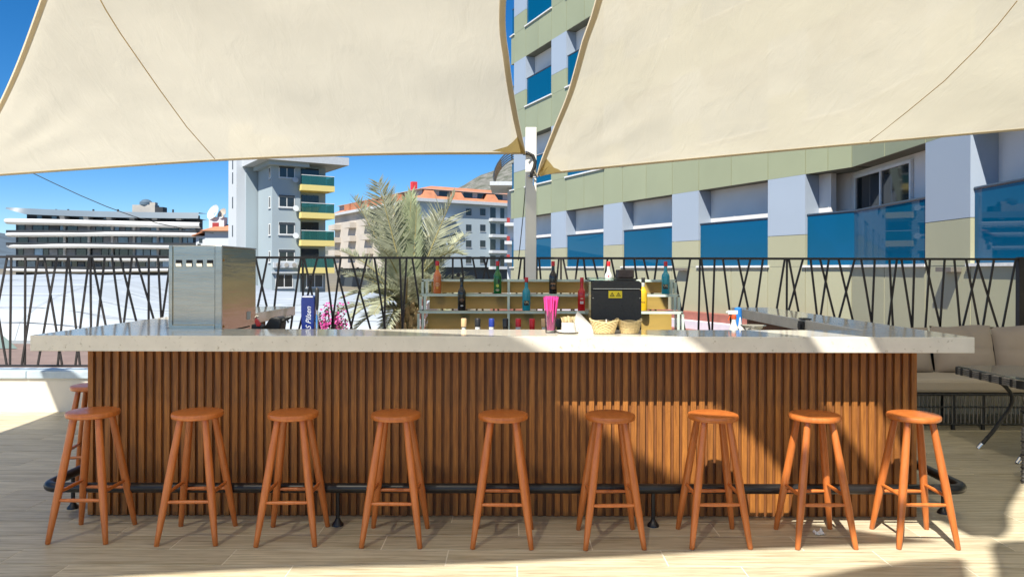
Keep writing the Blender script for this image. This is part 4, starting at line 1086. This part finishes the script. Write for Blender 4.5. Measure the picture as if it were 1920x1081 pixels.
bottle(bx_(820,6.925), *ROW_T, 'orange', 'red', 'orange bottle with red cap at left end of top row', neck='yellow', marks=[('cream','lines',.085,.05,.035),('amber','disc',.055,.022,.018)])
bottle(bx_(933,6.925), *ROW_T, 'green', 'red', 'green bottle with red cap on the top row', marks=[('dark','disc',.115,.045,.05),('lime','disc',.075,.026,.030),('cream','lines',.035,.04,.02)])
bottle(bx_(1037,6.925), *ROW_T, 'black', 'red', 'black bottle with dark red cap on the top row', marks=[('copper','panel',.095,.045,.012),('copper','lines',.055,.045,.025)])
bottle(bx_(1141,6.925), *ROW_T, 'clear', 'red', 'clear bottle with red cap behind the black machine', marks=[('pinkred','disc',.165,.016,.016)])
bottle(bx_(1248,6.925), *ROW_T, 'blue', 'red', 'turquoise bottle with red cap at right end of top row', marks=[('dark','panel',.070,.05,.045),('cream','script',.075,.042,.030),('gold','disc',.082,.014,.014)])
bottle(bx_(866,6.775), *ROW_M, 'black', 'black', 'black bottle with black cap on the middle row', marks=[('copper','lines',.095,.045,.03),('white','lines',.045,.03,.012)])
bottle(bx_(987,6.775), *ROW_M, 'blue', 'red', 'turquoise bottle with red cap on the middle row', marks=[('dark','panel',.070,.05,.045),('cream','script',.075,.042,.030),('gold','disc',.082,.014,.014)])
bottle(bx_(1091,6.775), *ROW_M, 'red', 'red', 'all red bottle on the middle row', marks=[('white','panel',.076,.030,.024),('pinkred','lines',.076,.026,.016),('cream','lines',.112,.03,.006)])
bottle(bx_(1206,6.775), *ROW_M, 'yellow', 'black', 'yellow bottle with black cap half behind the black machine', neck='clear', marks=[('dark','script',.08,.03,.02)])
G2 = 'bottles showing only caps above the counter'
for px, bd, cp, nk, lab in ((870,'clear','tan',None,'bottle cap in pale tan, leftmost above the counter edge'),(896,'black','black','white','black and white bottle cap, second from left above the counter'),
    (922,'clear','blue','white','blue and white bottle cap showing above the counter'),(948,'black','black','black','black bottle neck with pointed band above the counter'),
    (972,'green','red','white','red cap on white necked bottle above the counter'),(998,'red','red','red','plain red bottle neck above the counter'),
    (1020,'clear','tan',None,'pale bottle neck hidden just behind the pink straws'),(1048,'darkgreen','black',None,'dark green bottle neck behind the white cup')):
    b_ = bottle((px-960)*5.36/F, 5.36, WZ, bd, cp, lab, neck=nk, h=.318, group=G2)
    for ch in b_.children:
        if ch.name.startswith('cap') or ch.name.startswith('neck'): ch.scale = (1.2, 1.2, 1.0)

# ------------------------------------------------------------------ things on the counter
CT = ZTOP+.0005
# pink straws in a glass
D_ = 4.87
gx = (1032.5-960)*D_/F
gt = thing('straw_glass', (gx, D_, CT), 'tall glass packed with bright pink drinking straws', 'glass')
M['cup_glass'] = glass('drinking_glass', (.99,.99,.99), .965, (.7,.7,.7), .02, .5, 1.25)
MB().lathe([(.030,0),(.033,.003),(.034,.02),(.0385,.150),(.0365,.150),(.032,.022),(.028,.016),(.002,.015)], 24).build('tumbler', M['cup_glass'], gt, local=True, smooth=True)
M['pink'] = mat('pink_straw', (.78,.06,.33), .35, var=.12, vs=20, rnd=.12)
random.seed(21)
for i in range(46):
    a = i*2.4; r0 = .0265*math.sqrt(i/46); lean = .004+.008*math.sqrt(i/46)
    b0 = Vector((r0*math.cos(a), r0*math.sin(a), .018)); tpv = Vector((math.cos(a)*(r0*1.42+lean)+random.gauss(0,.003)+.003, math.sin(a)*(r0*1.28+lean)+random.gauss(0,.003), .232+random.uniform(-.006,.008)))
    MB().tube([b0, b0.lerp(tpv,.5), tpv], .0034, 6).build('straw', M['pink'], gt, local=True, smooth=True)
# cup with sticks and saucer
cx = (1066-960)*4.85/F
M['china'] = mat('white_china', (.74,.73,.70), .15, var=.02)
sa = MB().lathe([(.030,0),(.042,.002),(.070,.010),(.076,.014),(.075,.016),(.045,.007),(.002,.006)], 32).mesh('saucer', M['china'], True)
so_ = bpy.data.objects.new('saucer', sa); C.objects.link(so_); so_.location = (cx, 4.85, CT); tag(so_, 'white saucer under the cup of wooden sticks', 'saucer')
cu = thing('stick_cup', (cx, 4.85, CT+.0075), 'white china cup filled with pale wooden sticks', 'cup')
MB().lathe([(.038,0),(.043,.002),(.045,.01),(.0455,.062),(.0435,.062),(.042,.010),(.002,.008)], 28).build('cup', M['china'], cu, local=True, smooth=True)
M['stick'] = mat('pale_birch', (.62,.50,.29), .6, var=.12, vs=12, rnd=.12)
random.seed(8)
for i in range(44):
    a = i*2.4; r0 = .036*math.sqrt(i/44); b0 = Vector((r0*math.cos(a)*.8, r0*math.sin(a)*.8, .012)); tpv = Vector((math.cos(a)*r0*1.5+random.gauss(0,.004), math.sin(a)*r0*1.2+random.gauss(0,.004), .098+random.uniform(-.008,.006)))
    MB().bar(b0, tpv, .0042, .0022).build('stick', M['stick'], cu, local=True)
# folded napkin
nx = 4.93
M['paper'] = mat('white_paper', (.72,.70,.66), .85, var=.04, vs=20)
npk = [(1068,617),(1083,582),(1113,613),(1112,617)]
q = [at(a, b, nx) for a, b in npk]; q[0].z = CT; q[3].z = CT; q[2].z = max(q[2].z, CT+.002)
m = MB(); dv = Vector((0,.02,0)); m.add([q[0]-dv,q[1],q[2]-dv,q[3]-dv, q[0]+dv*2,q[1]+dv*.4,q[2]+dv*2,q[3]+dv*2], [(0,3,2,1),(4,5,6,7),(0,1,5,4),(1,2,6,5),(2,3,7,6),(0,4,7,3)])
m2_ = m.build('napkin', M['paper']); tag(m2_, 'folded white paper napkin standing behind the stick cup', 'napkin')
# wicker baskets
M['wicker'] = mat('pale_wicker', (.60,.47,.24), .7, var=.22, vs=40, rnd=.12)
def basket(px, d, w, dep, h, label, rz):
    t = thing('bread_basket', ((px-960)*d/F, d, CT), label, 'basket', 'small wicker baskets on the counter', R(rz))
    m = MB(); n = 36; lev = 9
    for j in range(lev):
        v = j/(lev-1); k = .68+.32*v
        ring = []
        for i in range(n+1):
            a = 6.28319*i/n; wob = .0022*(1 if (i+j) % 2 else -1)
            rise = .016*v*(abs(math.cos(a))**3)+.004*v*math.sin(a*5)
            ring.append((math.copysign(abs(math.cos(a))**.8, math.cos(a))*(w/2*k+wob), math.copysign(abs(math.sin(a))**.8, math.sin(a))*(dep/2*k+wob), .006+v*(h-.006)+rise))
        m2 = MB(); m2.tube(ring, h/lev*.56, 5, caps=False); m2.build('weave_ring', M['wicker'], t, local=True, smooth=True)
    for i in range(18):
        a = 6.28319*(i+.5)/18; c_, s_ = math.copysign(abs(math.cos(a))**.8, math.cos(a)), math.copysign(abs(math.sin(a))**.8, math.sin(a))
        MB().tube([(c_*w/2*.68, s_*dep/2*.68, .003), (c_*w/2*1.01, s_*dep/2*1.01, h+.004+.016*abs(math.cos(a))**3)], .0032, 5).build('stake', M['wicker'], t, local=True)
    m = MB(); m.lathe([(.002,.003),(w/2*.66,.003),(w/2*.67,.006),(.002,.006)], 24, sy=dep/w); m.build('bottom', M['wicker'], t, local=True)
    return t
b1 = basket(1133, 4.80, .180, .12, .078, 'wider wicker basket in front of the black machine, at left', 2)
MB().bar((.012,0,.04), (.014,0,.093), .008, .003).build('paper_slip', M['paper'], b1, local=True)
basket(1180.5, 4.83, .155, .115, .076, 'smaller wicker basket at the right front of the black machine', -8)
# black machine with warning sticker
BX0, BX1, BY = (1109-960)*5.25/F, (1203-960)*5.25/F, 5.25
zt_b = 1.6-(524-HOR)*5.25/F
bm_ = thing('juice_machine', ((BX0+BX1)/2, BY+.15, WZ), 'squat black machine with yellow warning sticker behind two wicker baskets', 'machine')
MB().box(BX0, BX1, BY, BY+.30, WZ+.002, zt_b-.07).build('body', M['black_plastic'], bm_, bevel=.006)
m = MB(); m.prism([(BX0+.0,zt_b-.068),(BX1-.0,zt_b-.068),(BX1-.0,zt_b-.022),(BX1-.018,zt_b-.006),(BX0+.018,zt_b-.006),(BX0+.002,zt_b-.022)], 'y', BY-.004, BY+.30); m.build('hood', M['black_plastic'], bm_, bevel=.004)
MB().box(BX0+.012, BX1-.012, BY-.0065, BY-.0045, zt_b-.0645, zt_b-.0605).build('bright_strip', M['chrome'], bm_)
MB().box(BX0-.018, BX0-.002, BY+.01, BY+.28, WZ+.002, zt_b-.012).build('side_plate', M['steel_side'], bm_)
MB().box(BX0-.012, BX0+.205, BY+.03, BY+.24, zt_b-.005, zt_b+.014).build('clear_lid', M['clear'], bm_)
M['brown_grain'] = mat('dark_brown_hopper', (.045,.03,.028), .5, var=.4, vs=60, bump=.3, bs=90)
MB().box((1160-960)*5.25/F, (1190-960)*5.25/F, BY+.02, BY+.16, zt_b+.012, zt_b+.072).build('hopper', M['brown_grain'], bm_, bevel=.008)
MB().box((1156-960)*5.25/F, (1194-960)*5.25/F, BY+.01, BY+.17, zt_b-.004, zt_b+.011).build('hopper_base', M['black_plastic'], bm_, bevel=.003)
M['sticker'] = mat('yellow_sticker', (.78,.62,.02), .5)
sx0, sx1 = (1141-960)*5.25/F, (1166.5-960)*5.25/F; sz1, sz0 = 1.6-(544.5-HOR)*5.25/F, 1.6-(558-HOR)*5.25/F
stk = MB().box(sx0, sx1, BY-.0016, BY-.0002, sz0, sz1).build('warning_sticker', M['sticker'], bm_)
for i in range(2):
    cxx = sx0+(sx1-sx0)*(.27+.46*i); r_ = .0195; zc = (sz0+sz1)/2-.004; m = MB(); ya = BY-.0032
    pts = [(cxx+r_*math.cos(R(90+120*k)), zc+r_*math.sin(R(90+120*k))) for k in range(3)]; pin = [(cxx+r_*.66*math.cos(R(90+120*k)), zc+r_*.66*math.sin(R(90+120*k))) for k in range(3)]
    for k in range(3):
        k2 = (k+1) % 3; m.quad((pts[k][0],ya,pts[k][1]),(pts[k2][0],ya,pts[k2][1]),(pin[k2][0],ya,pin[k2][1]),(pin[k][0],ya,pin[k][1]))
    m.box(cxx-.0011, cxx+.0011, ya, ya+.0008, zc-.004, zc+.008); m.box(cxx-.0011, cxx+.0011, ya, ya+.0008, zc-.0075, zc-.0052) if i else m.box(cxx-.004, cxx+.004, ya, ya+.0008, zc-.006, zc-.0045)
    m.build('warning_triangle', M['dark'], stk)
for px, py in ((1166,572.5),(1185,572.5)):
    c = at(px, py, BY-.0005); MB().tube([c, c+Vector((0,-.002,0))], .004, 8).build('screw', M['dark'], bm_)
for px, py in ((1112,558),(1200,558)):
    c = at(px, py, BY-.0005); MB().tube([c, c+Vector((0,-.002,0))], .0035, 8).build('screw', M['chrome'], bm_)
# spray bottles, bowl, blue cloth, clip
sp_ = thing('spray_bottle', ((1376-960)*5.5/F, 5.5, WZ), 'white spray bottle with orange trigger by the right return', 'bottle')
M['milky'] = mat('milky_plastic', (.66,.66,.62), .35, var=.05)
MB().lathe([(.030,.001),(.036,.004),(.037,.02),(.037,.20),(.033,.235),(.020,.27),(.016,.29),(.016,.315)], 20).build('body', M['milky'], sp_, local=True, smooth=True)
MB().lathe([(.019,.310),(.019,.335),(.014,.34)], 14).build('collar', mat('orange_red_plastic',(.62,.10,.03),.4), sp_, local=True, smooth=True)
m = MB(); m.box(-.045,.028,-.012,.012,.342,.372); m.box(-.058,-.0455,-.007,.007,.352,.366); m.build('trigger_head', M['milky'], sp_, local=True, bevel=.004)
m = MB(); m.bar((-.026,0,.341),(-.040,0,.300), .010, .006); m.build('trigger', bpy.data.materials['orange_red_plastic'], sp_, local=True)
sq = thing('squeeze_bottle', ((1388-960)*5.62/F, 5.62, WZ), 'clear squeeze bottle with nozzle beside the spray bottle', 'bottle')
MB().lathe([(.028,.001),(.032,.004),(.032,.20),(.026,.235),(.012,.25),(.009,.285),(.004,.315)], 18).build('body', M['milky'], sq, local=True, smooth=True)
bl2 = thing('blue_tub', ((1384-960)*5.72/F, 5.72, WZ), 'blue plastic tub standing behind the spray bottle', 'tub')
MB().lathe([(.020,.001),(.028,.004),(.030,.345),(.028,.375),(.012,.385)], 18).build('body', mat('sky_blue_plastic',(.02,.17,.52),.35), bl2, local=True, smooth=True)
bw = thing('steel_bowl', ((1412-960)*5.45/F, 5.45, WZ), 'shallow steel bowl on the inner counter near spray bottle', 'bowl')
MB().lathe([(.05,.0),(.055,.20),(.06,.235),(.085,.26),(.094,.265),(.094,.268),(.083,.262),(.05,.24),(.002,.238)], 28).build('bowl', M['chrome'], bw, local=True, smooth=True)
cl = MB(); c = Vector((2.4285, 6.24, 1.135))
cl.box(c.x-.020, c.x-.0005, c.y-.05, c.y+.05, c.z-.045, c.z+.040); cl.box(c.x-.014, c.x+.055, c.y-.055, c.y+.055, ZTOP+.0005, ZTOP+.012)
cl.box(c.x-.032, c.x-.020, c.y-.03, c.y+.03, c.z-.02, c.z+.02)
tag(cl.build('clamp', M['black_plastic'], bevel=.003), 'small black clamp gripping inner edge of right countertop', 'clamp')

# ------------------------------------------------------------------ sofa
M['cushion'] = mat('taupe_cushion', (.33,.27,.215), .9, var=.07, vs=4, bump=.35, bs=9)
M['cushion2'] = mat('taupe_seat', (.38,.325,.255), .9, var=.06, vs=4, bump=.2, bs=60)
M['rattan'] = mat('grey_rattan', (.17,.16,.145), .6, var=.3, vs=30, rnd=.2)
M['rattan_dark'] = mat('dark_rattan', (.022,.022,.022), .5, var=.3, vs=30)
SY0, SY1, SXa, SXb = 7.46, 8.22, 3.45, 6.6
sf_ = thing('rattan_sofa', ((SXa+SXb)/2, (SY0+SY1)/2, 0), 'grey rattan sofa with taupe cushions against the parapet', 'sofa')
def pillow(x0, x1, y0, y1, z0, z1, n=14, puff=.07, tilt=0., seed=1):
    m = MB(); rnd_ = random.Random(seed); N_ = n
    for side in (0, 1):
        for j in range(N_+1):
            for i in range(N_+1):
                u, v = i/N_, j/N_; e = (1-abs(2*u-1)**4)*(1-abs(2*v-1)**4); e = max(0, e)**.55
                dent = 1-.16*math.exp(-((v-.52)/.03)**2)-.10*math.exp(-((u-.5)/.03)**2)
                t_ = ((y1-y0)/2*e)*dent*(1 if side else -1)
                yy = (y0+y1)/2+t_+(v-.5)*tilt
                sag = .012*math.sin(u*6.3+seed)*(v)
                m.v.append((x0+(x1-x0)*(u+.02*math.sin(v*3.14)*(u-.5)*-1), yy, z0+(z1-z0)*v+sag))
        b = side*(N_+1)**2
        for j in range(N_):
            for i in range(N_): m.f.append((b+j*(N_+1)+i, b+j*(N_+1)+i+1, b+(j+1)*(N_+1)+i+1, b+(j+1)*(N_+1)+i)); m.m.append(0)
    return m
edges = [3.50, 4.50, 5.165, 5.85, 6.52]
xs_ = [(3.56,4.525),(4.535,5.175),(5.18,5.86)]
for i, (a, b) in enumerate(((3.50,4.515),(4.53,5.19),(5.19,5.95))):
    po = pillow(a, b, 7.93, 8.16, .50, 1.0 if i else .97, 18, tilt=.12, seed=i+2).build('back_cushion', M['cushion'], sf_, smooth=True)
    if i == 1: pass
MB().box(SXa+.03, SXb-.03, SY0+.005, SY1-.05, .375, .515).build('seat_cushion', M['cushion2'], sf_, bevel=.035)
for zz in (.36, .235, .065):
    MB().tube([(SXa,SY0+.02,zz),(SXb,SY0+.02,zz)], .013 if zz > .3 else .009, 8).build('rail', M['rattan_dark'], sf_, smooth=True)
MB().box(SXa, SXb, SY0+.05, SY1-.02, .345, .374).build('seat_frame', M['rattan_dark'], sf_)
rodm = MB().tube([(0,0,.065),(0,0,.36)], .0055, 6).mesh('rod', M['rattan'], True)
x = SXa+.04
while x < 5.75:
    o = inst(rodm, 'rod', sf_, Vector((x, SY0+.02, 0))-wloc(sf_)); o.rotation_euler.y = random.uniform(-.012,.012); x += .042
for x in (3.50, 4.44, 4.74, 5.22, 6.2): MB().tube([(x,SY0+.05,.36),(x,SY0+.05,.001)], .02, 8).build('leg', M['rattan_dark'], sf_, smooth=True)
for x in (3.55, 4.7, 5.7): MB().tube([(x,SY1-.1,.36),(x,SY1-.05,.001)], .02, 8).build('leg', M['rattan_dark'], sf_, smooth=True)
bk = MB(); bk.box(SXa, SXb, SY1-.03, SY1, .50, .90); bk.build('back_frame', M['rattan_dark'], sf_)

# ------------------------------------------------------------------ glass table
TX0, TX1, TY0, TY1, TZ = 4.10, 5.35, 5.98, 6.93, .715
tb = thing('rattan_table', ((TX0+TX1)/2, (TY0+TY1)/2, 0), 'black rattan table with glass top in front of the sofa', 'table')
M['table_glass'] = glass('table_glass', (.6,.7,.66), .30, (.30,.34,.30), .03, .5, 1.8)  # pale body colour stands in for reflections on the glass top
def rrect(x0, x1, y0, y1, r, z, n=5):
    out = []
    for cx_, cy_, a0 in ((x1-r,y1-r,0),(x0+r,y1-r,90),(x0+r,y0+r,180),(x1-r,y0+r,270)):
        for i in range(n+1): a = R(a0+90*i/n); out.append((cx_+r*math.cos(a), cy_+r*math.sin(a), z))
    return out
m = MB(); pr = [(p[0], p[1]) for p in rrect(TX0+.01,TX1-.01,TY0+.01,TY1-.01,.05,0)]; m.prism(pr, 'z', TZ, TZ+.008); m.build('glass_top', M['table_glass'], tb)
for j in range(4):
    z = TZ-.012-j*.016; loop = rrect(TX0,TX1,TY0,TY1,.07,z); loop.append(loop[0]); MB().tube(loop, .0085, 6, caps=False).build('rim_cane', M['rattan'], tb, smooth=True)
loop = rrect(TX0,TX1,TY0,TY1,.07,TZ-.036); per = []
for i in range(len(loop)):
    a = Vector(loop[i]); b = Vector(loop[(i+1) % len(loop)]); n_ = max(1, int((b-a).length/.13))
    for k in range(n_): per.append((a.lerp(b, (k+.5)/n_), (b-a).normalized()))
for p, t_ in per:
    if (per.index((p,t_)) % 1) == 0 : MB().bar(p-t_*.014, p+t_*.014, .024, .066).build('binding', M['rattan_dark'], tb)
def leg(top, foot, via):
    pts = catmull([top]+via+[foot], 18); m = MB(); m.tube(pts, .017, 8); o = m.build('leg', M['rattan_dark'], tb, smooth=True)
    f = Vector(foot); d_ = (pts[-1]-pts[-2]).normalized(); MB().tube([f-d_*.055, f], .0195, 10).build('foot_cap', M['chrome'], o, smooth=True)
for sx, sy in ((-1,-1),(-1,1),(1,-1),(1,1)):
    mx, my = (TX0+TX1)/2, (TY0+TY1)/2
    leg((mx+sx*.50, my+sy*.33, TZ-.07), (mx+sx*.53, my+sy*.26, .002), [(mx+sx*.33, my+sy*.27, .60), (mx+sx*.25, my+sy*.22, .44), (mx+sx*.38, my+sy*.24, .20)])
for z, s_ in ((.44,.25),(.37,.28)):
    lp = [((TX0+TX1)/2+math.cos(6.283*k/24)*s_, (TY0+TY1)/2+math.sin(6.283*k/24)*.22, z) for k in range(25)]; MB().tube(lp, .012, 6, caps=False).build('ring', M['rattan_dark'], tb, smooth=True)

# ------------------------------------------------------------------ rattan chair, only its corner in view
ch = thing('rattan_chair', (4.16, 5.45, 0), 'grey rattan armchair just cut off by the right picture edge', 'chair')
for i, (x, y_) in enumerate(((3.865,5.62),(4.45,5.62),(3.86,5.2),(4.45,5.2))):
    m = MB(); m.tube([(x,y_,.002),(x,y_,.42)], .024, 10); lo = m.build('leg', M['rattan'], ch, smooth=True)
    for k in range(12): MB().tube([(x+math.cos(R(a*30))*.026, y_+math.sin(R(a*30))*.026, .02+k*.033) for a in range(13)], .006, 4, caps=False).build('cane_wrap', M['rattan_dark' if k % 3 == 0 else 'rattan'], lo)
MB().box(3.87, 4.46, 5.18, 5.64, .36, .43).build('seat', M['rattan'], ch, bevel=.02)
MB().box(3.90, 4.43, 5.21, 5.61, .431, .50).build('seat_cushion', M['cushion'], ch, bevel=.03)
MB().box(3.90, 4.44, 5.16, 5.21, .432, .86).build('backrest', M['rattan'], ch, bevel=.02)
# crumpled paper on the floor
pc_ = at(1536, 999, floor_d(999)); rn = random.Random(4); m = MB(); N_ = 7
for j in range(N_+1):
    for i in range(N_+1): m.v.append((pc_.x+(i/N_-.5)*.062+rn.gauss(0,.004), pc_.y+(j/N_-.5)*.05+rn.gauss(0,.004), .002+abs(rn.gauss(0,.011))))
for j in range(N_):
    for i in range(N_): m.f.append((j*(N_+1)+i, j*(N_+1)+i+1, (j+1)*(N_+1)+i+1, (j+1)*(N_+1)+i)); m.m.append(0)
tag(m.build('crumpled_tissue', M['paper']), 'crumpled white tissue on the floor between the last two stools', 'tissue')
